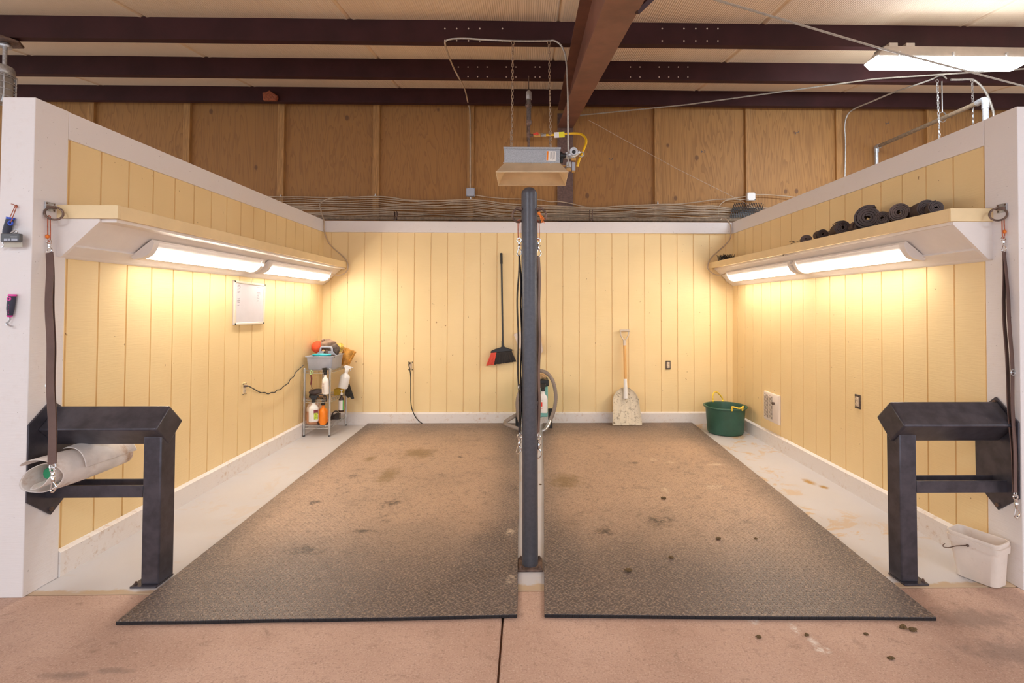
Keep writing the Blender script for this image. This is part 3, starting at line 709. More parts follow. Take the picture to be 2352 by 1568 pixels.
mb = MB(); mb.tube(smooth_path([P(1300, 357, Yc-.03), P(1304, 364, Yc-.045), P(1307, 374, Yc-.045), P(1306, 380, Yc-.035), P(1303, 379, Yc-.03)]), .006, 8); build('ignition_lead', mb, CONDUIT, ht); mb = MB(); mb.tube(smooth_path([P(1327, 352, Yc), P(1337, 349, Yc), P(1341, 354, Yc), P(1337, 359, Yc), P(1330, 358, Yc)]), .006, 8); build('ignition_lead', mb, CONDUIT, ht)
def chain(name, a, b, label, r=.0032, L=.036, mat=CHAINM, group=None, slack=True):
    a, b = V(a), V(b); n_ = int((b-a).length/(L-2.2*r)); mb = MB()
    ax = (b-a).normalized(); e1 = ax.orthogonal().normalized(); e2 = ax.cross(e1)
    for i in range(n_):
        c = a.lerp(b, (i+.5)/n_); th = (pi/2 if i % 2 else 0)+.5+.25*random.uniform(-1, 1); s_ = e1*cos(th)+e2*sin(th)
        pts = [c+ax*((L/2-.007)*(1 if cos(t) > 0 else -1)*(1 if abs(cos(t)) > .01 else 0)+.007*cos(t))+s_*(.008*sin(t)) for t in [2*pi*j/12+.13 for j in range(12)]]
        mb.tube(pts, r, 6, closed=True)
    if slack:
        for i in range(5):
            c = b-ax*(.02+.028*i)+e2*.012+e1*.006*(i % 2); th = pi/2*(i % 2)+.9; s_ = e1*cos(th)+e2*sin(th)
            mb.tube([c+ax*(.014*cos(t))+s_*(.008*sin(t)) for t in [2*pi*j/12 for j in range(12)]], r, 6, closed=True)
    mb.tube(smooth_path([a+V((0, 0, -.01)), a+V((.012, 0, .01)), a+V((.004, 0, .035)), a+V((-.012, 0, .03)), a+V((-.013, 0, .012))]), r*1.2, 6)
    return single(name, mb, mat, label, 'chain', group)
chain('hanging_chain', P(1178, 103, 4.49), (P(1176, 336, 4.44)), 'dull chain holding up the plain end of the gas heater')
chain('hanging_chain', P(1261, 103, 4.49), (P(1265, 337, 4.44)), 'dull chain holding up the valve end of the gas heater')
# gas pipe with hanger, tee and valve
gp = thing('gas_pipe', 'dark gas pipe dropping behind the grey box heater to a red valve', 'gas pipe', P(1215, 300, 5.0))
py = 5.02; pz = P(1215, 213, py).z; px_ = P(1214.5, 240, py).x
mb = MB(); mb.tube([(px_, 6.48, pz), (px_, py+.04, pz)], .023, 14); build('horizontal_run', mb, PIPE, gp)
mb = MB(); mb.tube(smooth_path([(px_, py+.07, pz), (px_, py+.02, pz+.004), (px_, py, pz-.02), (px_, py, pz-.07)], 5), .029, 14); build('elbow', mb, GALV, gp)
mb = MB(); mb.cyl((px_, py, P(1215, 285, py).z), (px_, py, pz-.02), .022, 14); build('drop_pipe', mb, PIPE, gp)
mb = MB(); mb.lathe([(.024, 0), (.030, .005), (.030, .03), (.024, .036)], (px_, py, pz-.16), n=14); build('coupling', mb, RUST, gp); mb = MB(); mb.lathe([(.015, 0), (.024, .01), (.030, .025), (.030, .05), (.024, .055)], (px_, py, P(1215, 289, py).z), n=14); build('coupling', mb, RUST, gp)
mb = MB(); mb.cyl((px_, py, P(1215, 338, py).z), (px_, py, P(1215, 285, py).z), .014, 12); mb.cyl(P(1215, 311, py), P(1227, 311, py), .014, 12); mb.cyl((px_, py, P(1215, 316, py).z), (px_, py, P(1215, 305, py).z), .020, 12); build('tee', mb, RUST, gp)
mb = MB(); mb.cyl(P(1225, 310, py), P(1241, 310.5, py), .018, 12); build('ball_valve', mb, TANB, gp)
mb = MB(); mb.cbox(P(1231, 308, py-.022), .055, .006, .014); mb.torus(P(1233, 307, py-.026), .012, .005, (0, 1, 0), 12, 6); build('valve_handle', mb, REDP, gp)
mb = MB(); mb.cyl(P(1242, 310.5, py), P(1248, 310.3, py), .018, 6); mb.cyl(P(1248, 310.3, py), P(1254, 310, py), .015, 12); build('union_nut', mb, ZINC, gp)
hy = 5.36; mb = MB(); mb.cyl((px_, hy, pz+.06), (px_, hy, 3.96), .005, 8); mb.torus((px_, hy, pz+.005), .035, .004, (0, 1, 0), 20, 6); build('pipe_hanger', mb, RUST, gp)
gh = thing('gas_hose', 'bright yellow gas hose looping from the red valve to the heater', 'gas hose', P(1300, 310, 4.9))
pts = [P(1254, 310, py), P(1268, 309.5, 4.97), P(1285, 309, 4.93), P(1305, 307, 4.88), P(1322, 306.5, 4.8), P(1336, 309, 4.72), P(1345, 318, 4.64), P(1346, 328, 4.58), P(1341, 342, 4.5), P(1335, 356, 4.46), P(1330, 368, 4.44), P(1326, 382, 4.44)]
mb = MB(); mb.tube(smooth_path(pts, 6), .0115, 10); build('hose', mb, YHOSE, gh)
a, b, c_, d = P(1272, 305.5, 4.93), P(1296, 304, 4.91), P(1297, 316.5, 4.91), P(1273, 318, 4.93)
mb = MB(); mb.prism([a+V((0, -.018, 0)), a.lerp(b, .46)+V((0, -.018, 0)), d.lerp(c_, .46)+V((0, -.018, 0)), d+V((0, -.018, 0))], (0, -.001, 0)); tg = build('tag', mb, LABELW, gh)
mb = MB(); mb.prism([a.lerp(b, .46)+V((0, -.018, 0)), b+V((0, -.018, 0)), c_+V((0, -.018, 0)), d.lerp(c_, .46)+V((0, -.018, 0))], (0, -.001, 0)); build('tag', mb, M('yellow_tag', (.85, .78, .03), .5, var=.03), gh)
mb = MB()
for i in range(7):
    x = 1277.5+i*.7; mb.tube([P(x, 307.5, 4.908), P(x+.1, 314, 4.908)], (.0006, .0012)[i % 2], 4)
build('bar_mark', mb, DARKINK, tg)
# flexible conduit to the heater and wiring on the steel
cord('flex_conduit', [P(x, y, Y) for x, y, Y in ((1022, 95.5, 4.50), (1029, 91.5, 4.50), (1044, 89, 4.50), (1072, 88.5, 4.505), (1110, 91, 4.505), (1178, 94, 4.505), (1256, 94, 4.50), (1270, 93, 4.49), (1282, 98, 4.47), (1291, 108, 4.46), (1298, 126, 4.45), (1302, 160, 4.44), (1304, 220, 4.43), (1304.5, 290, 4.42), (1305, 350, 4.42))], .008, CONDUIT, 'thin flexible conduit dropping from the purlin to the gas heater valve')
cord('wall_conduit', [P(x, y, Y) for x, y, Y in ((1022, 95.5, 4.51), (1024, 108, 4.60), (1034, 137, 5.05), (1043, 158, 5.3), (1053, 177, 5.39), (1061, 190, 5.55), (1069, 210, 5.9), (1074, 232, 6.25), (1077, 245, 6.42), (1079.5, 258, 6.435), (1080, 330, 6.435), (1080, 432, 6.435))], .0085, CABLE, 'pale cable crossing the purlins down to the left junction box'.replace('left ', 'grey '), 'cable')
def jbox(x0, y0, x1, y1, mat, label, scr):
    a, b = P(x0, y1, 6.40), P(x1, y0, 6.40); t = thing('junction_box', label, 'junction box', ((a.x+b.x)/2, 6.42, a.z))
    mb = MB(); mb.box(a.x, 6.40, a.z, b.x, 6.4515, b.z); build('box_body', mb, mat, t, bevel=.006)
    mb = MB(); mb.box(a.x+.002, 6.394, a.z+.002, b.x-.002, 6.40, b.z-.002); build('cover', mb, mat, t, bevel=.002)
    for sx in (a.x+.009, b.x-.009):
        for sz in (a.z+.009, b.z-.009): mb = MB(); mb.cyl((sx, 6.3945, sz), (sx, 6.392, sz), .004 if scr else .0065, 8); build('cover_screw', mb, BLACK, t)
jbox(1071, 431, 1090, 450, GREYP, 'small grey junction box under the pale cable left of the heater'.replace('left of the heater', 'behind the black pole'), True)
jbox(1716.5, 442, 1735, 460, WHITEP, 'small white junction box above the black manure fork', False)
# ------------------------------------------------------------------ cables along the plywood
ST = [560, 640, 690, 740, 800, 862, 900, 940, 1000, 1040, 1081, 1120, 1160, 1220, 1300, 1360, 1420, 1470, 1510, 1550, 1600, 1640, 1680, 1740, 1850]
TP = [450, 452, 453, 454, 452.5, 451, 454, 458.5, 460, 459.5, 458.5, 462, 467, 471, 474, 475.5, 474, 471.5, 469.5, 470, 471.5, 474, 477, 478, 480]
BT = [497, 497, 496, 495.5, 494.5, 493.5, 494, 494, 494.5, 494, 494, 498, 502, 502, 501, 501, 500, 500, 499.5, 500, 501, 500.5, 500, 501, 503]
ordn = ['topmost', 'second from the top', 'third from the top', 'fourth from the top', 'fifth from the top', 'fifth from the bottom', 'fourth from the bottom', 'third from the bottom', 'second from the bottom', 'bottom one']
for k in range(10):
    pts = []
    for i, x in enumerate(ST):
        f = k/9; near = x in (640, 862, 1081, 1300, 1510, 1720)
        w = (0 if near else 2.1)*noise.noise(V((i*.83, k*1.9, 3.1)))*2
        pts.append(P(x, TP[i]*(1-f)+BT[i]*f+w, (6.440 if k % 2 else 6.420)-(0 if near else .012*abs(noise.noise(V((i*.6, k*2.3, 9)))))))
    mb = MB(); mb.tube(smooth_path(pts, 4), .0068 if k % 3 else .0082, 7)
    single('electrical_cable', mb, CABLE, 'dusty grey cable along the plywood, '+ordn[k]+' of the bundle', 'cable', 'cables along the plywood wall')
cord('electrical_cable', [P(x, y, 6.44) for x, y in ((1090, 448), (1110, 451), (1125, 453), (1160, 456), (1200, 457), (1240, 459), (1262, 463), (1285, 463), (1310, 467), (1335, 473), (1355, 477))], .0065, CABLE, 'single cable sagging out of the grey junction box behind the pole')
cord('electrical_cable', [P(x, y, 6.43) for x, y in ((1516, 470), (1560, 468), (1600, 464), (1640, 458.5), (1675, 456.5), (1700, 453), (1717, 451))], .0065, CABLE, 'single cable rising to the upper side of the white junction box')
cord('electrical_cable', [P(x, y, 6.43) for x, y in ((1717, 457), (1700, 458.5), (1684, 457.5), (1668, 460), (1657, 467), (1651, 476), (1650, 490), (1651, 497))], .0065, CABLE, 'short cable curling down from the white junction box')
cord('electrical_cable', [P(x, y, 6.43) for x, y in ((1734, 447), (1760, 447), (1800, 450), (1840, 454), (1900, 458))], .0065, CABLE, 'single cable leaving the white junction box towards the heater-vent wall')
mb = MB(); mb.tube([P(x, 502+.0054*(x-1000), 6.29) for x in (560, 900, 1300, 1680, 1800)], .024, 12)
dp = single('conduit_pipe', mb, DUSTY, 'thick dusty pipe lying along the top of the back wall', 'pipe')
BASE[dp.name] = BASE[dp.name]
for px, y0, y1 in ((908, 485, 504), (1358, 481, 505)):
    a = P(px-3.6, y1, 6.255); b = P(px+3.6, y0, 6.255); mb = MB()
    mb.box(a.x, 6.25, a.z, a.x+.008, 6.30, b.z); mb.box(b.x-.008, 6.25, a.z, b.x, 6.30, b.z); mb.box(a.x, 6.25, a.z, b.x, 6.30, a.z+.008); mb.ell((a.x+.02, 6.248, a.z-.01), .012, .006, .008, 8, 6)
    build('strut_bracket', mb, RUST, dp, bevel=.001)
for px, py_, lb in ((862, 448.5, 'bright cable clip on the stud between wire rack and heater'), (1081, 456, 'bright cable clip under the grey junction box'), (1511, 466, 'bright cable clip on the stud above the scoop shovel'), (645, 450, 'bright cable clip where the bundle passes the whiteboard wall')):
    mb = MB(); p = P(px, py_, 6.432); mb.box(p.x-.008, 6.425, p.z-.012, p.x+.008, 6.4525, p.z+.002); mb.cyl(p+V((0, -.004, .012)), p+V((0, .02, .012)), .007, 8)
    single('cable_clip', mb, ZINC, lb, 'cable clip')
# ------------------------------------------------------------------ bay beyond the right wall
rp = thing('gas_pipe', 'galvanised gas pipe with elbows above the heater-vent wall', 'gas pipe', P(2150, 280, 5.6))
w0 = P(2013, 338, 6.42); X_ = w0.x; Z_ = w0.z; ey = 5.02
e0 = at(2263, 229, X=X_+.0)
ey = e0.y; ez = e0.z
mb = MB(); mb.tube([(X_, 6.40, Z_), (X_, ey+.05, ez)], .023, 14); build('horizontal_run', mb, DUSTY, rp)
mb = MB(); mb.tube(smooth_path([(X_, ey+.09, ez), (X_, ey+.02, ez+.004), (X_, ey, ez-.02), (X_, ey, ez-.09)], 5), .031, 14); build('elbow', mb, GALV, rp); mb = MB(); mb.tube(smooth_path([(X_, 6.36, Z_), (X_, 6.41, Z_), (X_, 6.42, Z_-.02), (X_, 6.42, Z_-.07)], 5), .029, 14); build('elbow', mb, GALV, rp)
mb = MB(); mb.cyl((X_, ey, 2.9), (X_, ey, ez-.07), .026, 14); build('drop_pipe', mb, GALV, rp); mb = MB(); mb.cyl((X_, 6.42, 2.9), (X_, 6.42, Z_-.05), .022, 14); build('drop_pipe', mb, GALV, rp)
hy = 5.38; hz = Z_+(ez-Z_)*(6.40-hy)/(6.40-ey); mb = MB(); mb.cyl((X_, hy, hz+.07), (X_, hy, 3.955), .007, 8); mb.torus((X_, hy, hz+.015), .043, .005, (0, 1, 0), 20, 6, sy=1.3); build('pipe_hanger', mb, ZINC, rp)
for x0, x1, y1, lb in ((2153, 2160, 300, 'bright chain hanging beyond the heater-vent wall, nearer the heater side'), (2233, 2236, 290, 'bright chain hanging beyond the heater-vent wall, beside the pipe elbow')):
    a = P(x0, 190, 5.30); b = V((P(x1, y1, 5.30).x, 5.30, 2.75)); chain('hanging_chain', a, b, lb.replace(', nearer the heater side', ', between the two pipe elbows'), mat=ZINC, slack=False)
cord('flex_conduit', [P(x, y, Y) for x, y, Y in ((1939, 480, 6.435), (1940.5, 405, 6.435), (1942, 330, 6.435), (1940, 290, 6.43), (1946, 265, 6.40), (1962, 250, 6.3), (2000, 234, 6.05), (2050, 213, 5.75), (2100, 196, 5.40), (2140, 182, 5.375), (2153, 175, 5.385), (2166, 174, 5.385), (2174, 181, 5.39))], .009, CONDUIT, 'grey conduit rising up the plywood beyond the heater-vent wall to the purlin')
cord('flex_conduit', [P(x, y, Y) for x, y, Y in ((2184, 183, 5.385), (2205, 183, 5.385), (2224, 182, 5.38), (2238, 185, 5.36), (2254, 198, 5.33), (2268, 219, 5.30), (2278, 245, 5.28), (2283, 268, 5.26), (2285, 330, 5.25))], .012, CONDUIT, 'grey conduit curving down beside the pipe elbow')
mb = MB(); mb.tube([P(1331, 265, 6.25), P(1580, 240, 5.9), P(2010, 181, 5.3), P(2352, 158, 4.95), P(2500, 148, 4.8)], .008, 6); single('brace_cable', mb, ROPEW, 'wire brace cable running level from the rafter to below the fluorescent fixture', 'brace cable')
mb = MB(); mb.tube([P(1560, -28, 3.2), P(1645, 0, 3.3), P(2012, 108, 3.84), P(2352, 198, 4.5), P(2480, 232, 4.75)], .0085, 6); single('brace_cable', mb, ROPEW, 'wire brace cable crossing diagonally in front of the fluorescent fixture', 'brace cable')
mb = MB(); mb.tube([P(1352, 276, 6.30), P(1550, 385, 6.33), P(1706, 463, 6.36), P(1740, 480, 6.37)], .003, 6); single('brace_wire', mb, CABLE, 'thin wire slanting across the plywood down to the manure fork', 'wire')
# ------------------------------------------------------------------ pole between the bays
pole = thing('tie_post', 'tall round blue-black steel post bolted down between the two mats', 'post', (.022, 2.795, 0))
cx, cy_ = .0215, 2.795; R_ = .0445; zt = 2.108
tp = P(1215.5, 430, 2.795); tx = tp.x; zt = tp.z
def pc(z): return V((cx+(tx-cx)*z/zt, cy_, z))
mb = MB(); ax = (pc(zt)-pc(0)).normalized()
mb.lathe([(R_, .010), (R_, zt-R_*.95)]+[(R_*cos(a), zt-R_*.95+R_*.95*sin(a)) for a in [pi/2*i/8 for i in range(1, 8)]]+[(.002, zt)], pc(0), ax, 36); build('pipe', mb, POLE, pole)
mb = MB(); mb.box(cx-.068, cy_-.068, 0.0005, cx+.068, cy_+.068, .012); build('base_plate', mb, RUST, pole, bevel=.002)
for sx in (-1, 1):
    for sy in (-1, 1):
        mb = MB(); p = V((cx+sx*.052, cy_+sy*.052, .011)); mb.cyl(p, p+V((0, 0, .008)), .011, 6); mb.cyl(p, p+V((0, 0, .016)), .006, 10); build('anchor_bolt', mb, RUST, pole)
for s in (-1, 1):
    c = pc(P(1215, 482, cy_).z)+V((s*(R_+.002), 0, 0)); mb = MB()
    mb.tube(smooth_path([c+V((-s*.008, -.022, 0)), c+V((s*.018, -.018, .006)), c+V((s*.026, 0, .008)), c+V((s*.018, .018, .006)), c+V((-s*.008, .022, 0))], 5), .007, 8); build('staple', mb, RUST, pole)
    mb = MB(); mb.torus(c+V((s*.018, -.002, -.034)), .036, .0058, (s*.55, .83, 0), 28, 8); build('tie_ring', mb, RUST, pole)
def snap(mb, a, b, r=.0075, mi=0):
    """trigger snap from eye a down to the hook b"""
    a, b = V(a), V(b); L = (b-a).length; ax = (b-a).normalized(); s_ = ax.orthogonal().normalized(); s_ = V((0, 1, 0)) if abs(ax.y) < .5 else s_; s_ = (s_-ax*s_.dot(ax)).normalized(); w = ax.cross(s_)
    mb.torus(a+ax*.012, .012, .0032, s_, 16, 6, mi)
    mb.lathe([(.004, .02), (.008, .024), (.008, .034), (.0045, .038), (.0075, .045), (.0075, L*.55), (.005, L*.6)], a, ax, 12, mi)
    mb.tube(smooth_path([a+ax*(L*.58), a+ax*(L*.68)+w*.010, a+ax*(L*.82)+w*.014, a+ax*(L*.95)+w*.006, b-w*.004, a+ax*(L*.93)-w*.011, a+ax*(L*.84)-w*.010], 4), .0034, 7, mi)
    mb.tube([a+ax*(L*.6)-w*.004, a+ax*(L*.85)-w*.010], .0026, 6, mi)
    mb.cyl(a+ax*(L*.4)+w*.006, a+ax*(L*.4)+w*.013, .003, 8, mi)
def crosstie(label, ring, twine_end, s1, strapA, strapB, wdir, buckle, s2, mat, w=.030, gap=.018, tassel=None, twmat=TWINE):
    t = thing('cross_tie', label, 'cross tie strap', ring, None)
    ring, twine_end, s1 = V(ring), V(twine_end), V(s1); wd = V(wdir).normalized()
    dn = (twine_end-ring).normalized(); sd = wd.cross(dn).normalized() if abs(wd.dot(dn)) < .9 else V((0, 1, 0))
    lat = V((1, 0, 0)) if abs(wd.x) > .5 or abs(wd.y) > .5 else V((1, 0, 0))
    mb = MB(); g = .006
    mb.tube(smooth_path([ring+V((-g, 0, .012)), ring+V((-g, 0, 0)), twine_end+V((-g, 0, .01)), twine_end+V((0, 0, -.004)), twine_end+V((g, 0, .01)), ring+V((g, 0, 0)), ring+V((g, 0, .012)), ring+V((0, 0, .018)), ring+V((-g, 0, .012))], 4), .0027, 7)
    build('twine_loop', mb, twmat, t)
    if tassel:
        mb = MB(); p, dv = V(tassel[0]), V(tassel[1])
        for i in range(14):
            e = p+dv*random.uniform(.75, 1.1)+V((random.uniform(-.012, .012), random.uniform(-.012, .012), random.uniform(-.014, .014)))
            mb.tube([p, p.lerp(e, .5)+V((0, 0, .004)), e], .0016, 5)
        mb.ell(p, .009, .009, .011, 10, 8)
        build('twine_tassel', mb, TWINEO, t)
    mb = MB(); snap(mb, twine_end+V((0, 0, .004)), s1); build('snap_hook', mb, CHROME, t)
    A, B = V(strapA), V(strapB); n_ = (B-A).normalized().cross(wd).normalized()
    mb = MB(); k = 24
    def pth(sgn): return [A.lerp(B, i/k)+n_*(sgn*gap/2*(min(1, i/k*5))*(1-.75*max(0, (i/k-.5)*2)))+V((.003*sin(i*.7), 0, 0)) for i in range(k+1)]
    mb.ribbon(pth(1)[::-1]+pth(-1), wd, w, .003); build('strap', mb, mat, t)
    if buckle:
        b = V(buckle); mb = MB(); mb.torus(b, w*.62, .0035, n_, 20, 6, ref=wd, sy=.75); mb.tube([b-wd*w*.6, b+wd*w*.6], .003, 6); build('slide_buckle', mb, ZINC, t)
    mb = MB(); mb.torus(B+V((0, 0, -.008)), .013, .003, n_, 16, 6); build('dee_ring', mb, ZINC, t)
    mb = MB(); snap(mb, B+V((0, 0, -.012)), s2); build('bull_snap', mb, CHROME, t)
    return t
Yb = cy_
crosstie('doubled thin dark cross tie hanging on the broom side of the black post', P(1192, 511, Yb), P(1192.5, 548, Yb), P(1192, 587, Yb), P(1192.5, 585, Yb), P(1194.5, 992, Yb), (.25, 1, 0), P(1193, 888, Yb), P(1190, 1042, Yb), STRAPD, w=.026, gap=.020)
crosstie('brown cross tie with a bright orange tassel on the scoop-shovel side of the black post', P(1236, 513, Yb), P(1236.5, 549, Yb), P(1237, 590, Yb), P(1237, 588, Yb), P(1237, 996, Yb), (.5, 1, 0), P(1236, 925, Yb), P(1238, 1052, Yb), STRAP, w=.028, gap=.012, tassel=(P(1238, 490, Yb-.03), P(1245, 500, Yb-.03)-P(1238, 490, Yb-.03)+V((.005, 0, -.02))))
# ------------------------------------------------------------------ ring plates on the posts
for s, W, px, py_, lb in ((-1, WL, 113, 475, 'rusty tie ring plate on the white post with the hoof picks'), (1, WR, 2303, 478, 'steel tie ring plate on the white post above the white pail')):
    c = W(px, py_, .008); t = thing('ring_plate', lb, 'tie ring', c); mb = MB()
    mb.box(min(c.x, c.x-s*.005), c.y-.026, c.z-.024, max(c.x, c.x-s*.005), c.y+.030, c.z+.024); build('plate', mb, GALV, t, bevel=.001)
    mb = MB(); mb.tube(smooth_path([c+V((0, -.014, 0)), c+V((-s*.022, -.010, -.004)), c+V((-s*.027, 0, -.006)), c+V((-s*.022, .010, -.004)), c+V((0, .014, 0))], 5), .007, 8); build('staple', mb, RUST, t)
    mb = MB(); mb.torus(c+V((-s*.031, -.006, -.034)), .035, .0052, (-s*.62, -.78, .22), 28, 8); build('ring', mb, RUST, t)
    for dy in (-.018, .022):
        for dz in (-.016, .016): mb = MB(); mb.ell(c+V((-s*.005, dy, dz)), .003, .005, .005, 8, 6); build('screw_head', mb, RUST, t)
Yl = 2.60
crosstie('long brown cross tie strap hanging in front of the saddle rack with the suede roll', P(112.5, 503, Yl), P(112.5, 552, Yl), P(113, 580, Yl), P(113.5, 580, Yl-.01), P(121, 1066, 2.34), (1, .12, 0), P(116, 884, 2.45), P(122, 1130, 2.33), STRAP, w=.033, gap=.012, tassel=(P(109, 543, Yl), V((-.034, 0, -.022))))
Yl = 2.585
crosstie('long brown cross tie strap hanging by the white pail', P(2304, 511, Yl), P(2305, 545, Yl), P(2306, 578, Yl), P(2306, 577, Yl), P(2332, 1130, Yl-.07), (.92, .38, 0), P(2326, 855, Yl-.05), P(2336, 1190, Yl-.07), STRAP, w=.032, gap=.02, tassel=(P(2307, 532, Yl), V((.036, 0, -.02))))
# ------------------------------------------------------------------ saddle racks
def saddle_rack(s, label):
    xe = 1.89 if s < 0 else 1.945; yc = 2.674 if s < 0 else 2.632; zc = .813 if s < 0 else .832; h = .1035 if s < 0 else .107
    xw = (-XL-.008 if s < 0 else XR-.016)
    t = thing('saddle_rack', label, 'saddle rack', (s*(xe+.1), yc, 0))
    X = lambda v: s*v
    mb = MB(); k = .006
    poly = [V((X(xe), yc+h*cos(a), zc+h*sin(a))) for a in (0, pi/2, pi, 3*pi/2)]
    mb.prism(poly, (X(xw-.006)-X(xe), 0, 0)); build('top_tube', mb, STEEL, t, bevel=.010, seg=3)
    lx0, lx1 = (xe+.004, xe+.096) if s < 0 else (xe+.014, xe+.104); ly0, ly1 = (2.620, 2.728) if s < 0 else (2.585, 2.681)
    mb = MB(); mb.box(X(lx0), ly0, .008, X(lx1), ly1, zc-h*.45); build('leg', mb, STEEL, t, bevel=.007, seg=3)
    for yy in (ly0+.002, ly1-.012):
        mb = MB(); mb.box(X(lx1), yy, .452 if s < 0 else .468, X(xw-.005), yy+.010, .514 if s < 0 else .530); build('strut', mb, STEEL, t, bevel=.0015)
    pl = [(2.645, .953), (2.527, .848), (2.527, .465), (2.655, .353), (2.775, .455), (2.775, .848)] if s < 0 else [(2.643, .960), (2.520, .850), (2.525, .460), (2.641, .356), (2.770, .462), (2.770, .850)]
    mb = MB(); mb.prism([V((X(xw), y, z)) for y, z in pl], (-X(.008), 0, 0)); build('mounting_plate', mb, STEEL, t, bevel=.0015)
    for y, z in (((2.647, .925), (2.652, .385)) if s < 0 else ((2.643, .932), (2.640, .384), (2.652, .900))):
        mb = MB(); c = V((X(xw-.008), y, z)); mb.cyl(c, c+V((-X(.009), 0, 0)), .011, 6); build('bolt', mb, RUST, t)
    mb = MB(); mb.box(X(lx0-.0), ly0-.02, .0005, X(lx1+.04), ly1-.0, .009); build('base_plate', mb, STEEL, t, bevel=.001)
    mb = MB(); c = V((X(lx1+.024), ly0+.0, .009)); mb.cyl(c, c+V((0, 0, .008)), .009, 6); mb.cyl(c, c+V((0, 0, .016)), .005, 8); build('anchor_bolt', mb, RUST, t)
saddle_rack(-1, 'dark steel saddle rack holding the cream suede roll')
saddle_rack(1, 'dark steel saddle rack with bare struts beside the white pail')
# rolled suede chaps lying on the struts
A_, B_ = V((-2.375, 2.475, .604)), V((-2.295, 2.885, .613)); ax = (B_-A_).normalized(); e1 = V((0, 0, 1)); e1 = (e1-ax*e1.dot(ax)).normalized(); e2 = ax.cross(e1)
sr = thing('suede_chaps', 'rolled cream suede chaps lying across the saddle rack struts', 'rolled chaps', (A_+B_)/2-V((0, 0, .11)))
mb = MB(); grid = []
NT = 60
for j in range(NT+1):
    u = j/NT; th = -2.2+u*2*pi*1.75; row = []
    for i in range(13):
        v = i/12; r = (.036+.060*u)*(1.12-.24*v); wob = 1+.16*noise.noise(V((th*.5, v*1.6, 2)))
        c = A_.lerp(B_, v)
        p = c+e1*(r*wob*sin(th)*.92)+e2*(r*wob*cos(th)*.98)
        if i == 0: p += ax*(.035*sin(th*1.3)+.02*noise.noise(V((th, 0, 5))))
        row.append(p)
    grid.append(row)
mb.sheet(grid, .005); build('rolled_leather', mb, SUEDE, sr, sub=1)
mb = MB(); grid = []
for j in range(13):
    u = j/12; row = []
    for i in range(11):
        v = i/10; th = 1.9-u*1.9
        c = A_.lerp(B_, .30+.70*v); r = .095-.012*v+.010*sin(u*3+v*3)+.012*noise.noise(V((u*2, v*3, 1)))
        row.append(c+e1*(r*sin(th)+.012)+e2*(r*cos(th)*1.15)+ax*(.05*(u-.5)*sin(v*pi)))
    grid.append(row)
mb.sheet(grid, .005); build('outer_flap', mb, SUEDE, sr, sub=1)
mb = MB(); mb.tube([A_+ax*.035+e1*.01, A_+ax*.16], [.028, .032], 14); single('green_cloth', mb, GREENB, 'bright green cloth showing inside the suede roll', 'cloth', bevel=.006)
# tan wood offcut between struts
mb = MB(); mb.box(-2.22, 2.634, .470, -2.12, 2.714, .4735)
single('wood_shim', mb, TANB, 'small pale wood shim on the struts under the suede roll', 'wood shim')
# ------------------------------------------------------------------ hoof tools on the white post
Yp = 2.511
ht2 = thing('hoof_pick', 'black hoof pick with pink rubber ends on the white post', 'hoof pick', P(24, 745, Yp))
mb = MB(); mb.tube(smooth_path([P(28, 679, Yp), P(26.5, 686, Yp), P(24.5, 703, Yp), P(23.5, 715, Yp), P(22.5, 726, Yp)], 4), [.0135, .0138, .014, .0145, .0150, .0155, .0155, .0155, .015, .015, .0148, .014, .013, .012, .012, .011, .011], 14); build('handle', mb, NAVY, ht2)
mb = MB(); mb.cyl(P(28.3, 675.5, Yp), P(28, 680, Yp), .0155, 14, r2=.0165); mb.cyl(P(22.4, 724, Yp), P(22, 728, Yp), .0125, 14, r2=.009); mb.torus(P(20.5, 686, Yp-.013), .0075, .0032, (0, 1, 0), 16, 6); build('pink_trim', mb, PINK, ht2)
mb = MB()
for i in range(9): mb.tube([P(18+.4*sin(i*2), 694+i*3.1, Yp-.0135), P(20.2+.5*sin(i), 695.6+i*3.1, Yp-.0140)], .0009, 4)
build('pink_print', mb, PINK, ht2)
mb = MB(); mb.ribbon(smooth_path([P(22.3, 727, Yp), P(22.5, 734, Yp), P(18, 739, Yp), P(16, 743, Yp-.004), P(20, 747, Yp-.006), P(29, 749.5, Yp-.004)], 4), (0, 1, .2), .011, .0035); build('steel_hook', mb, ZINC, ht2)
bp = thing('hoof_pick', 'blue-trimmed hoof pick hanging from red string on the white post', 'hoof pick', P(20, 540, Yp))
mb = MB(); mb.tube(smooth_path([P(24, 500, Yp), P(22, 508, Yp), P(18, 520, Yp), P(15.5, 530, Yp), P(15, 540, Yp)], 4), [.0155]*17, 14); build('handle', mb, NAVY, bp)
mb = MB(); mb.cyl(P(24.3, 499, Yp), P(23.5, 503.5, Yp), .0165, 14, r2=.0158); mb.torus(P(24, 512, Yp-.014), .0095, .004, (0, 1, 0), 16, 6); build('blue_trim', mb, BLUE, bp)
mb = MB(); mb.tube(smooth_path([P(25, 510, Yp-.016), P(28, 502, Yp-.018), P(38, 474, 2.52), P(35, 473.5, 2.52), P(23, 499, Yp-.01)], 4), .0018, 6); mb.ell(P(37, 474, 2.518), .006, .006, .006, 8, 6); mb.tube([P(37, 474, 2.518), P(31, 469, 2.518), P(25, 468, 2.512)], .0018, 6); build('string', mb, TWINE, bp)
mb = MB(); mb.ribbon(smooth_path([P(10, 548, Yp), P(8, 557, Yp), P(11, 563, Yp), P(6, 567, Yp-.004), P(-2, 568, Yp-.006)], 4), (0, 1, .2), .011, .0035); build('steel_hook', mb, ZINC, bp)
cb = thing('clipper_comb', 'grey mane comb with pale bristles hung over the blue hoof pick', 'comb', P(27, 560, Yp))
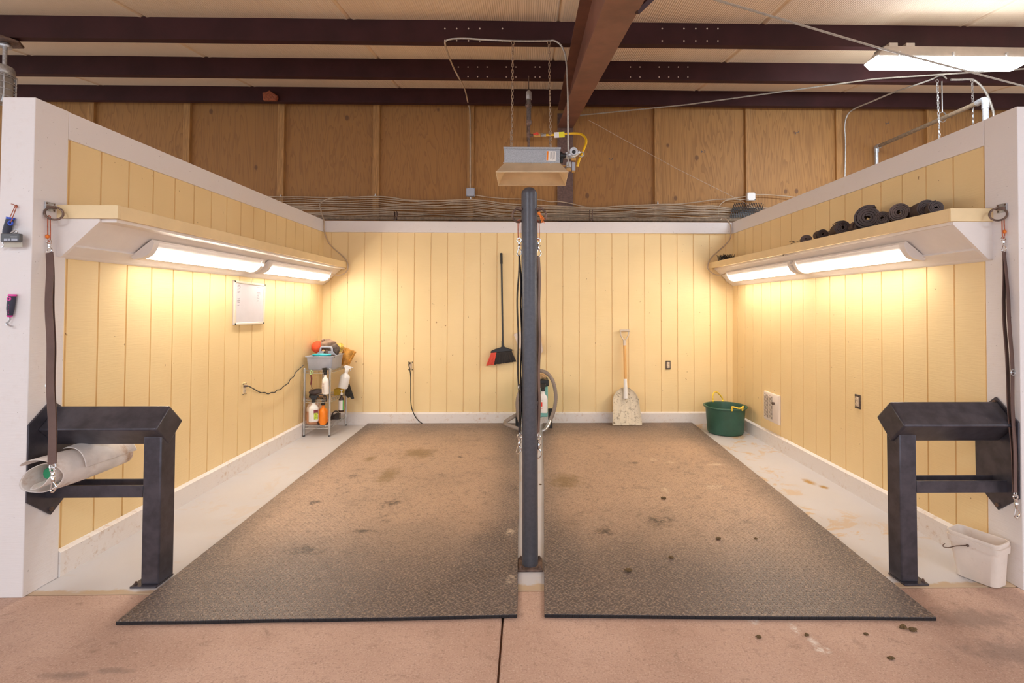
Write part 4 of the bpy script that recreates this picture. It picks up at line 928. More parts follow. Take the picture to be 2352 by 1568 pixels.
a, b = P(4.5, 555.5, Yp-.030), P(48, 536.5, Yp-.030)
mb = MB(); mb.box(a.x, Yp-.040, a.z, b.x, Yp-.018, b.z); build('body', mb, M('charcoal_plastic', (.09, .095, .105), .4), cb, bevel=.004)
mb = MB()
for x0, x1 in ((9, 16), (17.5, 24), (26, 40)): p, q_ = P(x0, 552.5, Yp-.041), P(x1, 547.5, Yp-.041); mb.box(p.x, Yp-.0415, p.z, q_.x, Yp-.039, q_.z)
build('inset_panel', mb, GREYP, cb)
mb = MB(); p, q_ = P(24, 544.3, Yp-.041), P(39, 543.2, Yp-.041); mb.box(p.x, Yp-.0412, p.z, q_.x, Yp-.039, q_.z); build('print_line', mb, LABELW, cb)
mb = MB()
for i in range(26):
    x = 9+i*1.62; mb.tube([P(x, 555, Yp-.022), P(x+1.5, 568-.05*i, Yp-.012)], .0019, 4)
build('bristles', mb, M('pale_bristle', (.62, .60, .52), .7), cb)
mb = MB(); mb.tube(smooth_path([P(25, 535, Yp-.028), P(30, 532.5, Yp-.03), P(35, 530, Yp-.03), P(40, 533, Yp-.03), P(36, 535.5, Yp-.028)], 4), .004, 8); build('spring_clip', mb, ZINC, cb)
# ------------------------------------------------------------------ whiteboard
wb = thing('whiteboard', 'small whiteboard with faint handwriting hung under the lamp shelf', 'whiteboard', (XL, 4.515, 1.265))
X_ = SL+.002
c4 = [WL(538, 643, .01), WL(610, 652.5, .01), WL(606.5, 744, .01), WL(538, 747, .01)]
def wbp(u, v, d): p = c4[0].lerp(c4[1], u).lerp(c4[3].lerp(c4[2], u), v); return V((X_+d, p.y, p.z))
mb = MB(); mb.prism([wbp(0, 0, 0), wbp(1, 0, 0), wbp(1, 1, 0), wbp(0, 1, 0)], (.012, 0, 0)); build('panel', mb, M('whiteboard_face', (.62, .59, .63), .25, var=.03), wb, bevel=.003)
mb = MB(); e = .055
for (u0, v0, u1, v1) in ((0, 0, 1, e), (0, 1-e, 1, 1), (0, 0, e, 1), (1-e, 0, 1, 1)): mb.prism([wbp(u0, v0, .004), wbp(u1, v0, .004), wbp(u1, v1, .004), wbp(u0, v1, .004)], (.014, 0, 0))
build('frame', mb, M('cream_frame', (.72, .64, .52), .4, var=.03), wb, bevel=.004)
mb = MB()
def scrib(u0, u1, v):
    pts = [wbp(u0+(u1-u0)*i/14, v+.010*sin(i*2.4+v*40)*(1 if i % 3 else .3), .0125) for i in range(15)]; mb.tube(pts, .0012, 4)
for v in (.10, .135, .17, .20, .235, .27): scrib(.10, .17+.03*random.random(), v)
for v in (.40, .44, .48, .55): scrib(.10, .16+.03*random.random(), v)
for v in (.10, .22, .26, .31, .36, .43): scrib(.72, .78+.06*random.random(), v)
build('handwriting', mb, INK, wb)
mb = MB(); p = wbp(.54, 0, .012); mb.torus(p+V((.003, 0, .012)), .010, .002, (1, 0, 0), 16, 6); mb.box(X_, p.y-.014, p.z-.014, X_+.0195, p.y+.014, p.z+.002); build('hanger', mb, M('hanger_clip', (.75, .66, .5), .4), wb)
# ------------------------------------------------------------------ outlets and cords
def outlet(label, c, nrm, ex, plug=False, mat=OUTB):
    nrm, ex, c = V(nrm), V(ex), V(c); t = thing('wall_outlet', label, 'outlet', c-V((0, 0, .06)))
    R = Matrix((ex, nrm, V((0, 0, 1)))).transposed()
    mb = MB(); mb.cbox(c+nrm*.001, .062, .006, .108, R=R); build('box_frame', mb, mat, t, bevel=.002)
    mb = MB(); mb.cbox(c+nrm*.004, .034, .008, .072, R=R)
    for sz in (-1, 1): mb.lathe([(.0165, 0), (.0165, .004)], c+nrm*.007+V((0, 0, sz*.019)), nrm, 20)
    build('receptacle', mb, OUTW, t, bevel=.001)
    mb = MB()
    for sz in (-1, 1):
        for sx in (-1, 1): mb.cbox(c+nrm*.0112+V((0, 0, sz*.019+.003))+ex*(sx*.006), .002, .001, .008, R=R)
        mb.cbox(c+nrm*.0112+V((0, 0, sz*.019-.008)), .004, .001, .004, R=R)
    build('slots', mb, BLACK, t)
    for sx in (-1, 1):
        for sz in (-1, 1): mb = MB(); mb.ell(c+nrm*.004+ex*(sx*.022)+V((0, 0, sz*.046)), .007, .004, .006, 8, 6); build('box_ear', mb, BLACK, t)
        mb = MB(); mb.ell(c+nrm*.005+V((0, 0, sx*.044)), .003, .003, .003, 8, 6); build('screw', mb, BLACK, t)
outlet('bare dark outlet between the scoop shovel and the green tub', WB(1534.5, 838, .002-.0), (0, -1, 0), (1, 0, 0))
outlet('bare dark outlet on the siding between heater vent and saddle rack', WR(1970.5, 922, -.004), (-1, 0, 0), (0, 1, 0))
outlet('painted-over outlet with the black cord running down to the mat', WB(943, 840, .0), (0, -1, 0), (1, 0, 0), mat=YELLOW)
outlet('painted-over outlet under the whiteboard feeding the wire rack cord', WL(560, 893, -.004), (1, 0, 0), (0, -1, 0), mat=YELLOW)
pc_ = thing('power_cord', 'black power cord dropping from a painted outlet to the mat edge', 'power cord', WB(943, 838, .01))
mb = MB(); c = WB(941, 833.5, .012); mb.cyl(c, c+V((0, -.03, -.004)), .013, 12, r2=.009); build('plug', mb, OUTB, pc_)
mb = MB(); mb.tube(smooth_path([c+V((0, -.03, -.004)), c+V((0, -.045, -.02)), P(943, 860, 6.06), P(943.5, 890, 6.062), P(944, 925, 6.065), P(948, 944, 6.066), P(957, 961, 6.066), P(968, 971, 6.067), P(977, 974.0, 6.07), P(1010, 975.4, 6.07), P(1080, 975.4, 6.07), P(1175, 975.4, 6.07)], 5), .0058, 8); build('lead', mb, BLACK, pc_)
rc = thing('power_cord', 'thin dark cord drooping from the outlet under the whiteboard to the wire rack', 'power cord', WL(600, 900, .01))
mb = MB(); c = WL(560, 886.5, .012); mb.cyl(c, c+V((.03, .01, 0)), .012, 12, r2=.008); build('plug', mb, OUTB, rc)
mb = MB(); mb.tube(smooth_path([c+V((.03, .01, 0)), WL(573, 887.5, .05), WL(585, 894, .03), WL(599, 901.5, .012), WL(608, 901, .012), WL(616, 904.5, .012), WL(624, 901, .012), WL(631, 901, .012), WL(636, 895.5, .012), WL(644, 894, .012), WL(653, 886, .012), WL(662, 880, .012), WL(666, 872, .012), WL(675, 864, .012), WL(679, 855, .014), WL(690, 845, .02), WL(697, 838, .03)], 4), .0045, 8); build('lead', mb, BLACK, rc)
# ------------------------------------------------------------------ broom
Yb = 6.075
bt, bb_ = P(1151.5, 582, 6.085), P(1155, 797, 6.06)
br = thing('push_broom', 'black and red angle broom hanging on the back wall', 'broom', P(1152, 838, 6.06))
mb = MB(); mb.cyl(bb_, bt, .0115, 14); build('handle', mb, BLACK, br)
mb = MB(); t3 = bt.lerp(bb_, .11); mb.cyl(t3, bt+V((0, 0, .002)), .0145, 14); mb.ell(bt, .0145, .0145, .008, 14, 6); build('grip', mb, M('grip_rubber', (.03, .028, .028), .7), br)
mb = MB(); mb.cyl(P(1155, 796, 6.06), P(1154.5, 782, 6.061), .019, 14, r2=.015)
pr = [P(x, y, 6.055) for x, y in ((1127, 810), (1127.5, 806), (1137, 801.5), (1150, 797.5), (1153, 794), (1157, 794), (1160, 797), (1170, 800.5), (1176.5, 802), (1177, 805.5))]
mb.prism([p+V((0, -.018, 0)) for p in pr], (0, .040, 0)); build('head', mb, BLACK, br, bevel=.005)
for nm, u0, u1, mt in (('red_bristles', 0, .27, REDP), ('black_bristles', .27, 1, BRIST)):
    mb = MB(); N_ = 46
    for i in range(N_):
        u = (i+.5)/N_
        if not (u0 <= u < u1): continue
        for r in range(3):
            a = P(1129+46*u, 807.5-2*u, 6.055+.010*(r-1)); b = P(1116.5+69*u, 838.5-9.5*u+1.5*random.random(), 6.06+.016*(r-1)+.004*random.uniform(-1, 1))
            mb.tube([a, a.lerp(b, .5)+V((0, .0, 0)), b], [.0034, .0042, .0046], 5)
    build(nm, mb, mt, br)
# ------------------------------------------------------------------ scoop shovel
sh = thing('scoop_shovel', 'cream plastic scoop shovel with wooden shaft leaning on the back wall', 'shovel', V((1.2, 5.93, .018)))
zb, zt_ = .019, .455; yb_, yt_ = 5.915, 6.012
OUT = [(0, 1406, 1475.5), (.12, 1406.3, 1474), (.3, 1406.6, 1471.5), (.5, 1406.8, 1469.2), (.68, 1407, 1467), (.78, 1408.5, 1464.5), (.86, 1412, 1460), (.93, 1418, 1454), (1, 1428, 1444)]
grid = []
for u, xl, xr in OUT:
    z = zb+(zt_-zb)*u; y = yb_+(yt_-yb_)*u; py_ = 979-94*u
    a, b = P(xl, py_, y).x, P(xr, py_, y).x; row = []
    for j in range(25):
        t = j/24; e = abs(2*t-1); x = a+(b-a)*t
        dish = .032*(1-e**2.2)*min(1, u*2.2)+.010*(u > .9)
        rib = sum(.007*math.exp(-((t-c)/.022)**2) for c in (.26, .5, .72))*(1 if .1 < u < .75 else .2)
        lip = -.012*max(0, (e-.88)/.12) if u > .05 else 0
        row.append(V((x, y+dish-rib+lip, z)))
    grid.append(row)
mb = MB(); mb.sheet(grid, .005); build('scoop_blade', mb, SCOOP, sh, sub=1)
top, bot = P(1434, 806, 6.052), P(1437, 905, 6.0)
dr = (top-bot).normalized()
mb = MB(); mb.lathe([(.030, -.14), (.026, -.06), (.022, .02), (.0205, .095)], P(1436.5, 888, 6.006), dr, 16); build('socket', mb, WHITEP, sh)
mb = MB(); a = P(1436.3, 870, 6.018); b = P(1434.5, 789, 6.058); mb.cyl(a, b, .0175, 16); build('wooden_shaft', mb, TANW, sh)
mb = MB(); c = P(1434.7, 793, 6.056); mb.cyl(c, P(1434.5, 783, 6.062), .0205, 14)
dl, drt, dm = P(1425.2, 762, 6.07), P(1444, 762, 6.07), P(1434.5, 783, 6.062)
mb.tube(smooth_path([dm, P(1430.5, 778, 6.066), P(1426, 770, 6.07), dl, P(1424.5, 758.5, 6.07)], 4), .0085, 8); mb.tube(smooth_path([dm, P(1438.5, 778, 6.066), P(1443, 770, 6.07), drt, P(1444.8, 758.5, 6.07)], 4), .0085, 8)
mb.cyl(P(1424, 759, 6.07), P(1445.5, 759, 6.07), .0145, 14); build('grip', mb, M('grip_grey', (.62, .52, .42), .5), sh)
# ------------------------------------------------------------------ green muck tub
gt = thing('muck_tub', 'dark green plastic tub with yellow rope handles in the rear corner', 'tub', V((2.275, 5.665, 0)))
c = V((2.275, 5.665, 0)); zr = .305
mb = MB(); mb.lathe([(.02, .003), (.16, .001), (.188, .006), (.197, .022), (.214, zr-.03), (.222, zr-.012), (.236, zr-.010), (.241, zr-.004), (.240, zr+.004), (.232, zr+.008), (.218, zr+.004), (.208, zr-.03), (.19, .03), (.17, .016), (.02, .014)], c, n=48); build('tub_body', mb, GREEN, gt)
for k, (p0, lf) in enumerate(((P(1694, 934, 5.445), 0), (P(1648, 921, 5.80), 1))):
    mb = MB()
    if k == 0:
        a = [P(1681, 942, 5.435), P(1681, 938, 5.425), P(1682, 934, 5.42), P(1689, 935.5, 5.41), P(1696, 937.5, 5.41), P(1702, 937, 5.42), P(1707, 933, 5.44), P(1706, 937, 5.44), P(1705, 941, 5.45)]
    else:
        a = [P(1638, 921, 5.76), P(1637, 912, 5.77), P(1638, 905, 5.78), P(1642, 900, 5.79), P(1648, 901, 5.80), P(1654, 907, 5.81), P(1659, 914, 5.82), P(1660, 920, 5.82)]
    mb.tube(smooth_path(a, 5), .0085, 8)
    for e in (a[0], a[-1]): mb.ell(e, .013, .013, .013, 10, 8)
    build('rope_handle', mb, YROPE, gt)
# ------------------------------------------------------------------ wall heater vent
vt = thing('wall_heater', 'white louvred electric wall heater low on the siding', 'wall heater', WR(1775, 977))
y0, y1, z0, z1 = 4.955, 5.27, .252, .545
def VW(d, y, z): return V((SR-d+LEAN*(z-1.46), y, z))
mb = MB(); mb.loft([[VW(0, y0, z0), VW(0, y1, z0), VW(0, y1, z1), VW(0, y0, z1)], [VW(.016, y0, z0), VW(.016, y1, z0), VW(.016, y1, z1), VW(.016, y0, z1)], [VW(.024, y0+.012, z0+.012), VW(.024, y1-.012, z0+.012), VW(.024, y1-.012, z1-.012), VW(.024, y0+.012, z1-.012)]]); build('face_plate', mb, VENTW, vt)
for ya, yb in ((5.078, 5.155), (5.170, 5.248)):
    mb = MB(); mb.loft([[VW(.0245, ya, .28), VW(.0245, yb, .28), VW(.0245, yb, .517), VW(.0245, ya, .517)], [VW(.0255, ya, .28), VW(.0255, yb, .28), VW(.0255, yb, .517), VW(.0255, ya, .517)]]); lv = build('grille', mb, BROWN, vt)
    mb = MB()
    for i in range(19):
        z = .284+i*.0126; mb.prism([VW(.025, ya, z), VW(.031, ya, z-.003), VW(.031, ya, z+.001), VW(.025, ya, z+.004)], (0, yb-ya, 0))
    build('louvre_slats', mb, VENTW, lv)
mb = MB(); p = VW(.024, 5.04, .455); mb.cyl(p, p+V((-.02, 0, 0)), .014, 16); build('thermostat_knob', mb, OUTB, vt)
# ------------------------------------------------------------------ white pail
wp = thing('feed_pail', 'dirty white rectangular pail by the heater-vent wall post', 'pail', V((2.42, 2.64, 0)))
BA = [V((2.318, 2.672, 0)), V((2.400, 2.520, 0)), V((2.498, 2.560, 0)), V((2.416, 2.712, 0))]
RA = [V((2.292, 2.697, .235)), V((2.394, 2.503, .228)), V((2.515, 2.556, .230)), V((2.412, 2.752, .236))]
def rr(q4, r, k=6):
    out = []
    for i in range(4):
        p, a, b = q4[i], q4[i-1], q4[(i+1) % 4]; da, db = (a-p).normalized()*r, (b-p).normalized()*r
        for j in range(k+1):
            t = j/k; out.append((p+da)*(1-t)**2+p*2*t*(1-t)+(p+db)*t*t)
    return out
def lv_(t, g=0, r=.03):
    c4_ = [a.lerp(b, t) for a, b in zip(BA, RA)]; cc = sum(c4_, V())/4
    return rr([p+(p-cc).normalized()*g for p in c4_], r)
mb = MB(); mb.loft([lv_(.012, -.006, .03), lv_(0.03, 0), lv_(.76, 0), lv_(.765, .009), lv_(.90, .009), lv_(.905, 0), lv_(.93, 0), lv_(.935, .004), lv_(.99, .004), lv_(1, .002), lv_(1, -.004), lv_(.9, -.005), lv_(.06, -.006), lv_(.05, -.02)]); build('pail_body', mb, PAIL, wp)
fc = lambda u, t, g: (BA[0].lerp(BA[1], u)).lerp(RA[0].lerp(RA[1], u), t)+V((-.78, -.40, 0))*g
mb = MB(); p0 = fc(.44, .80, .014); mb.tube(smooth_path([p0, fc(.2, .70, .016), fc(.02, .60, .018), fc(-.10, .57, .018), fc(-.12, .60, .012), fc(-.08, .64, .004)], 4), .0025, 6); mb.ell(p0, .007, .007, .007, 8, 6); build('wire_handle', mb, RUST, wp)
# ------------------------------------------------------------------ wire rack with its load
xa, xb, ya, yb = -2.462, -2.182, 5.555, 6.055; H_ = .748
wr = thing('wire_rack', 'small three-tier wire rack in the rear corner below the grey caddy', 'rack', ((xa+xb)/2, (ya+yb)/2, 0))
for x in (xa, xb):
    for y in (ya, yb):
        mb = MB(); mb.cyl((x, y, .012), (x, y, H_), .0115, 12); mb.ell((x, y, H_), .0115, .0115, .006, 10, 6)
        for z in (.12, .405, .725): mb.cyl((x, y, z-.018), (x, y, z+.018), .0155, 12)
        p = build('post', mb, ZINC, wr)
        mb = MB(); mb.cyl((x, y, 0), (x, y, .016), .014, 12, r2=.011); build('foot', mb, BLACK, p)
for z in (.115, .40, .722):
    mb = MB(); r = .0030
    for zz in (z, z-.028):
        mb.tube([(xa, ya, zz), (xb, ya, zz), (xb, yb, zz), (xa, yb, zz)], .0035, 6, closed=True)
    for i in range(13): x = xa+.012+(xb-xa-.024)*i/12; mb.tube([(x, ya, z), (x, yb, z)], .0018, 5)
    for y in (ya+.16, yb-.16): mb.tube([(xa, y, z-.004), (xb, y, z-.004)], .0028, 5)
    for p0, p1, k in (((xa, ya), (xb, ya), 12), ((xb, ya), (xb, yb), 20), ((xa, yb), (xb, yb), 12)):
        mb.tube([(p0[0]+(p1[0]-p0[0])*i/k, p0[1]+(p1[1]-p0[1])*i/k, z-(.026 if i % 2 else .002)) for i in range(k+1)], .0018, 5)
    build('wire_shelf', mb, ZINC, wr)
zs = [.1185, .4035, .7255]
# grey caddy
cx0, cx1, cy0, cy1 = -2.452, -2.155, 5.545, 5.90
cd_ = thing('tack_caddy', 'grey plastic carry caddy heaped with brushes on the wire rack top', 'caddy', ((cx0+cx1)/2, (cy0+cy1)/2, zs[2]))
def crect(g, z, r=.03): return rr([V((cx0+g, cy0+g, z)), V((cx1-g, cy0+g, z)), V((cx1-g, cy1-g, z)), V((cx0+g, cy1-g, z))], r)
z0, z1 = zs[2]+.004, zs[2]+.155
mb = MB(); mb.loft([crect(.024, z0), crect(.018, z0+.008), crect(.004, z1-.006), crect(-.008, z1-.006), crect(-.008, z1+.002), crect(.006, z1+.002), crect(.012, z1-.01), crect(.022, z0+.012)]); build('tray', mb, GREYP, cd_)
mb = MB(); xm = (cx0+cx1)/2+.01; ym = (cy0+cy1)/2
mb.prism([(cx0+.02, ym-.006, z0+.01), (cx1-.02, ym-.006, z0+.01), (cx1-.012, ym-.006, z1-.01), (xm+.07, ym-.006, z1+.045), (xm-.07, ym-.006, z1+.045), (cx0+.012, ym-.006, z1-.01)], (0, .012, 0))
mb.tube(smooth_path([(xm-.068, ym, z1+.03), (xm-.062, ym, z1+.075), (xm-.045, ym, z1+.088), (xm+.045, ym, z1+.088), (xm+.062, ym, z1+.075), (xm+.068, ym, z1+.03)], 5), .0115, 10); build('handle', mb, GREYP, cd_)
def brush(name, label, c, L, w, h, mat, mat2, ang=0, tilt=0, up=True):
    t = thing(name, label, 'brush', c); R = Matrix.Rotation(ang, 3, 'Z') @ Matrix.Rotation(tilt, 3, 'X')
    mb = MB(); mb.ell(V(c)+R @ V((0, 0, h*.72)), L/2, w/2, h*.34, 20, 10, R=R); build('back', mb, mat, t)
    mb = MB()
    for i in range(9):
        for j in range(4):
            u, v = (i-4)/4*.8, (j-1.5)/1.5*.7
            a = V(c)+R @ V((u*L/2, v*w/2*sqrt(max(.1, 1-u*u)), h*.62)); b = V(c)+R @ V((u*L/2*1.05, v*w/2*1.05, 0))
            mb.tube([a, b], w*.06, 5)
    build('bristles', mb, mat2, t); return t
mb = MB(); mb.ell((-2.425, 5.80, z1+.085), .065, .065, .07, 18, 12, jit=.12); single('red_sponge', mb, M('red_orange_sponge', (.80, .10, .03), .8, bmp=.3), 'red-orange sponge at the wall end of the grey caddy', 'sponge')
mb = MB(); mb.ell((-2.32, 5.83, z1+.105), .095, .07, .062, 20, 12, jit=.25, seed=2); mb.ell((-2.37, 5.82, z1+.165), .02, .02, .015, 10, 8); single('fleece_mitt', mb, M('brown_fleece', (.30, .20, .14), .95, var=.3, vs=20, bmp=.5, bs=60), 'brown fleece mitt at the very top of the caddy heap', 'grooming mitt')
mb = MB(); mb.ell((-2.235, 5.80, z1+.055), .065, .055, .07, 18, 12, jit=.2, seed=5); single('fur_mitt', mb, M('dark_grey_fleece', (.12, .09, .075), .95, var=.4, vs=40, bmp=.8, bs=90), 'dark furry mitt beside the caddy handle', 'grooming mitt')
brush('dandy_brush', 'turquoise-backed brush along the front of the grey caddy', (-2.295, 5.60, z1-.022), .215, .055, .05, AQUA, BRIST, .02)
mb = MB(); mb.tube(smooth_path([(-2.30, 5.68, z1+.015), (-2.27, 5.665, z1+.055), (-2.255, 5.64, z1+.02), (-2.24, 5.62, z1-.01)], 4), .013, 8); single('leather_strap', mb, BROWN, 'brown leather strap arching over beneath the caddy handle', 'strap')
brush('hand_brush', 'small brown wooden brush at the aisle corner of the caddy', (-2.195, 5.62, z1-.015), .085, .035, .03, BROWN, BRIST, .3)
mb = MB(); mb.ell((-2.225, 5.93, zs[2]+.22), .05, .04, .055, 16, 10, jit=.3, seed=9); single('yellow_cloth', mb, M('mottled_yellow_cloth', (.75, .48, .10), .85, var=.5, vs=30), 'mottled yellow cloth heaped behind the caddy', 'cloth')
mb = MB(); R = Matrix.Rotation(.42, 3, 'Y') @ Matrix.Rotation(.2, 3, 'Z'); grid = [[V((-2.145, 5.985, zs[2]+.115))+R @ V((.105*(u-.5)*(1+.25*v), -.03+.012*sin(u*9), .20*(v-.55))) for u in [i/10 for i in range(11)]] for v in [j/10 for j in range(11)]]
mb.sheet(grid, .035)
o = single('straw_pad', mb, BASKET, 'orange woven straw pad sticking out past the caddy', 'straw pad', bevel=.004)
mb2 = MB()
# spray bottles
def bottle(name, label, c, H, r, mat, cap, tilt=(0, 0), flat=.7, trig=True, neck=.35, ang=0, lab=None, hang=None):
    c = V(c); ax = V((tilt[0], tilt[1], 1)).normalized(); t = thing(name, label, 'bottle', c)
    e = V((cos(ang), sin(ang), 0))
    bh = H*.66
    mb = MB(); mb.lathe([(r*.3, 0), (r*.92, .001), (r, .008), (r*1.0, bh*.72), (r*.9, bh*.84), (r*neck*1.15, bh*.97), (r*neck, bh), (r*neck, H*.74)], c, ax, 24, ref=e, sy=flat); build('bottle_body', mb, mat, t)
    top = c+ax*(H*.73); mb = MB(); mb.cyl(top, top+ax*(H*.09), r*neck*1.2, 14)
    w = (e-ax*e.dot(ax)).normalized()
    if trig:
        h0 = top+ax*(H*.09)
        mb.prism([h0-w*r*.35-w.cross(ax)*.009, h0+w*r*.35-w.cross(ax)*.009, h0+w*r*.8+ax*H*.09-w.cross(ax)*.009, h0+w*r*.85+ax*H*.15-w.cross(ax)*.009, h0-w*r*.5+ax*H*.17-w.cross(ax)*.009, h0-w*r*.7+ax*H*.12-w.cross(ax)*.009], w.cross(ax)*.018)
        mb.tube(smooth_path([h0+w*r*.55+ax*H*.08, h0+w*r*.75+ax*H*.03, h0+w*r*.65-ax*H*.03], 4), .004, 6)
        mb.cyl(h0+w*r*.8+ax*H*.12, h0+w*r*1.15+ax*H*.12, .006, 8)
        build('trigger', mb, cap, t, bevel=.002)
    else:
        h0 = top+ax*(H*.09); mb.cyl(h0, h0+ax*H*.08, r*.16, 10); mb.cyl(h0+ax*H*.08, h0+ax*H*.13, r*.4, 12); mb.tube([h0+ax*H*.11, h0+ax*H*.11+w*r*.9, h0+ax*H*.08+w*r*1.1], r*.16, 8)
        build('pump', mb, cap, t)
    return t, c, ax, w
def front_label(t, c, ax, r, H, flat, z0, z1, span, mat, nm='label', grow=.0012, a0=-pi/2):
    mb = MB(); A = [a0-span/2+span*i/12 for i in range(13)]
    s_ = V((1, 0, 0)); s_ = (s_-ax*s_.dot(ax)).normalized(); w = ax.cross(s_)
    def p(a, z, g): return c+ax*z+s_*((r+g)*cos(a))+w*((r+g)*flat*sin(a)) if flat < 1.01 else None
    mb.loft([[p(a, z, grow) for a in A]+[p(a, z, 0) for a in A[::-1]] for z in (z0, z1)]); return build(nm, mb, mat, t)
yf = 5.515
t, c, ax, w = bottle('spray_bottle', 'white spray bottle with black trigger hooked on the rack top shelf', P(748, 905, yf), .295, .041, WHITEP, BLACK, ang=2.7, tilt=(-.03, 0)); front_label(t, c, ax, .041, .295, .7, .02, .125, 1.9, M('worn_label', (.62, .52, .46), .7, var=.3, vs=60), 'worn_label')
t, c, ax, w = bottle('spray_bottle', 'white spray bottle tilted over on the rack side', P(787, 891, 5.80), .27, .055, WHITEP, WHITEP, tilt=(.22, 0), ang=.1, flat=.75)
t, c, ax, w = bottle('pump_bottle', 'dark brown pump bottle with pale label hanging on the rack side', P(784, 945, 5.80), .265, .032, M('dark_brown_bottle', (.035, .014, .01), .25), WHITEP, trig=False, flat=1., ang=2.6); front_label(t, c, ax, .032, .265, 1., .02, .135, 1.6, LABELW); front_label(t, c, ax, .032, .265, 1., .02, .135, .5, M('green_strip', (.10, .38, .08), .5), 'green_strip', a0=-pi/2+1.0)
t, c, ax, w = bottle('spray_bottle', 'white bottle with fruit-coloured label and black trigger before the amber jug', P(720.5, 968, yf), .29, .050, WHITEP, BLACK, ang=.5, flat=.6, tilt=(-.02, 0)); front_label(t, c, ax, .050, .29, .6, .03, .10, 1.0, M('green_label', (.45, .58, .05), .5, var=.5, vs=50), 'green_label', a0=-.75); front_label(t, c, ax, .050, .29, .6, .085, .13, 1.2, M('plum_label', (.20, .03, .05), .5, var=.4, vs=60), 'plum_label', a0=-.7)
t, c, ax, w = bottle('spray_bottle', 'bright orange spray bottle standing on the rack bottom', P(742, 974, 5.59), .29, .056, ORANGE, BLACK, ang=2.2, flat=.85, neck=.32); mb = MB(); mb.lathe([(.057, 0), (.0575, .022)], c, ax, 24, sy=.86); build('dark_base', mb, BROWN, t)
jg = thing('gallon_jug', 'one gallon jug half full of amber liquid on the rack bottom shelf', 'jug', (-2.40, 5.66, zs[0]))
c = V((-2.400, 5.655, zs[0]+.002)); sq = lambda g, z, r=.03: rr([c+V((-.058-g, -.070-g, z)), c+V((.075+g, -.070-g, z)), c+V((.075+g, .070+g, z)), c+V((-.058-g, .070+g, z))], r)
mb = MB(); mb.loft([sq(-.006, 0), sq(0, .008), sq(0, .145)]); build('liquid_body', mb, AMBER, jg)
mb = MB(); mb.loft([sq(.0005, .1452), sq(0, .185), sq(-.012, .225, .04), sq(-.045, .262, .018), sq(-.049, .27, .015)]); mb.tube(smooth_path([c+V((.045, -.03, .262)), c+V((.062, -.045, .255)), c+V((.066, -.05, .21)), c+V((.055, -.045, .18))], 4), .010, 8); mb.cyl(c+V((.008, 0, .268)), c+V((.008, 0, .30)), .019, 16); build('clear_top', mb, AMBERT, jg)
# middle shelf
brush('body_brush', 'black bristle brush on the rack middle shelf under the hoof pick', (-2.37, 5.66, zs[1]), .17, .10, .10, BROWN, BRIST, .5, .25)
mb = MB(); mb.ell((-2.315, 5.615, zs[1]+.03), .055, .028, .026, 16, 10, R=Matrix.Rotation(-.35, 3, 'Y'), jit=.2); single('wooden_brush', mb, M('raw_wood', (.42, .22, .09), .6, var=.2), 'pale wooden hand brush beside the black bristle brush', 'brush')
mb = MB(); mb.tube(smooth_path([(-2.44, 5.57, zs[1]+.01), (-2.38, 5.56, zs[1]+.012), (-2.32, 5.565, zs[1]+.022), (-2.27, 5.56, zs[1]+.03), (-2.23, 5.555, zs[1]+.008)], 4), .010, 8); single('rope_halter', mb, M('brown_rope', (.20, .12, .07), .8, var=.4, vs=60), 'brown rope lying along the front of the rack middle shelf', 'rope')
mb = MB(); mb.box(-2.235, 5.80, zs[1]+.001, -2.165, 5.95, zs[1]+.075); single('yellow_sponge', mb, M('old_yellow_sponge', (.45, .30, .03), .9, bmp=.5, bs=60), 'old yellow sponge at the back of the rack middle shelf', 'sponge', bevel=.008)
mb = MB(); grid = [[V((-2.158+.085*u*(.4+v)-.02*v, 6.0-.02*u, zs[1]+.055-.19*v*(.5+.5*u)+.06*u+.01*sin(u*14))) for u in [i/8 for i in range(9)]] for v in [j/6 for j in range(7)]]
mb.sheet(grid, .008); single('black_glove', mb, M('grey_black_fabric', (.06, .055, .05), .85, var=.4, vs=30), 'crumpled dark glove hanging off the rack side', 'glove')
hp = thing('hoof_pick', 'red-handled hoof pick with green loop hanging from the rack top shelf', 'hoof pick', P(715, 882, 5.545))
mb = MB(); mb.tube(smooth_path([P(714, 861, 5.545), P(715.5, 868, 5.545), P(715, 876, 5.545), P(714, 883, 5.545)], 4), .0085, 10); build('handle', mb, M('dark_red_handle', (.16, .03, .03), .5), hp)
mb = MB(); mb.torus(P(715, 855, 5.545), .016, .006, (.5, 1, 0), 18, 6, sy=1.4); build('green_loop', mb, M('pale_green_cord', (.45, .62, .30), .7), hp)
mb = MB(); mb.tube(smooth_path([P(714, 883, 5.545), P(716, 889, 5.545), P(717, 893, 5.545), P(713, 895, 5.545)], 4), .004, 6); build('hook', mb, RUST, hp)
# bottom shelf coil
mb = MB(); 
for k in range(3): mb.torus((-2.225, 5.85, zs[0]+.012+.014*k), .05-.004*k, .008, (.12*k, .1, 1), 24, 6)
mb.tube(smooth_path([(-2.27, 5.82, zs[0]+.02), (-2.25, 5.84, zs[0]+.085), (-2.215, 5.87, zs[0]+.088), (-2.195, 5.88, zs[0]+.03)], 5), .007, 8)
mb.cbox((-2.195, 5.83, zs[0]+.05), .05, .05, .05)
mb.tube(smooth_path([(-2.42, 5.80, zs[0]+.01), (-2.33, 5.76, zs[0]+.012), (-2.25, 5.79, zs[0]+.012)], 4), .009, 8)
single('coiled_cord', mb, M('coil_black', (.05, .04, .035), .6), 'coiled black cord with plug on the rack bottom shelf', 'cord')
mb = MB(); mb.tube([P(727, 908, 5.53), P(735, 905, 5.53), P(745, 907, 5.53), P(750, 912, 5.53), P(749, 922, 5.53)], .008, 8); single('nylon_strap', mb, STRAPD, 'short dark strap drooping between the rack middle wires', 'strap')
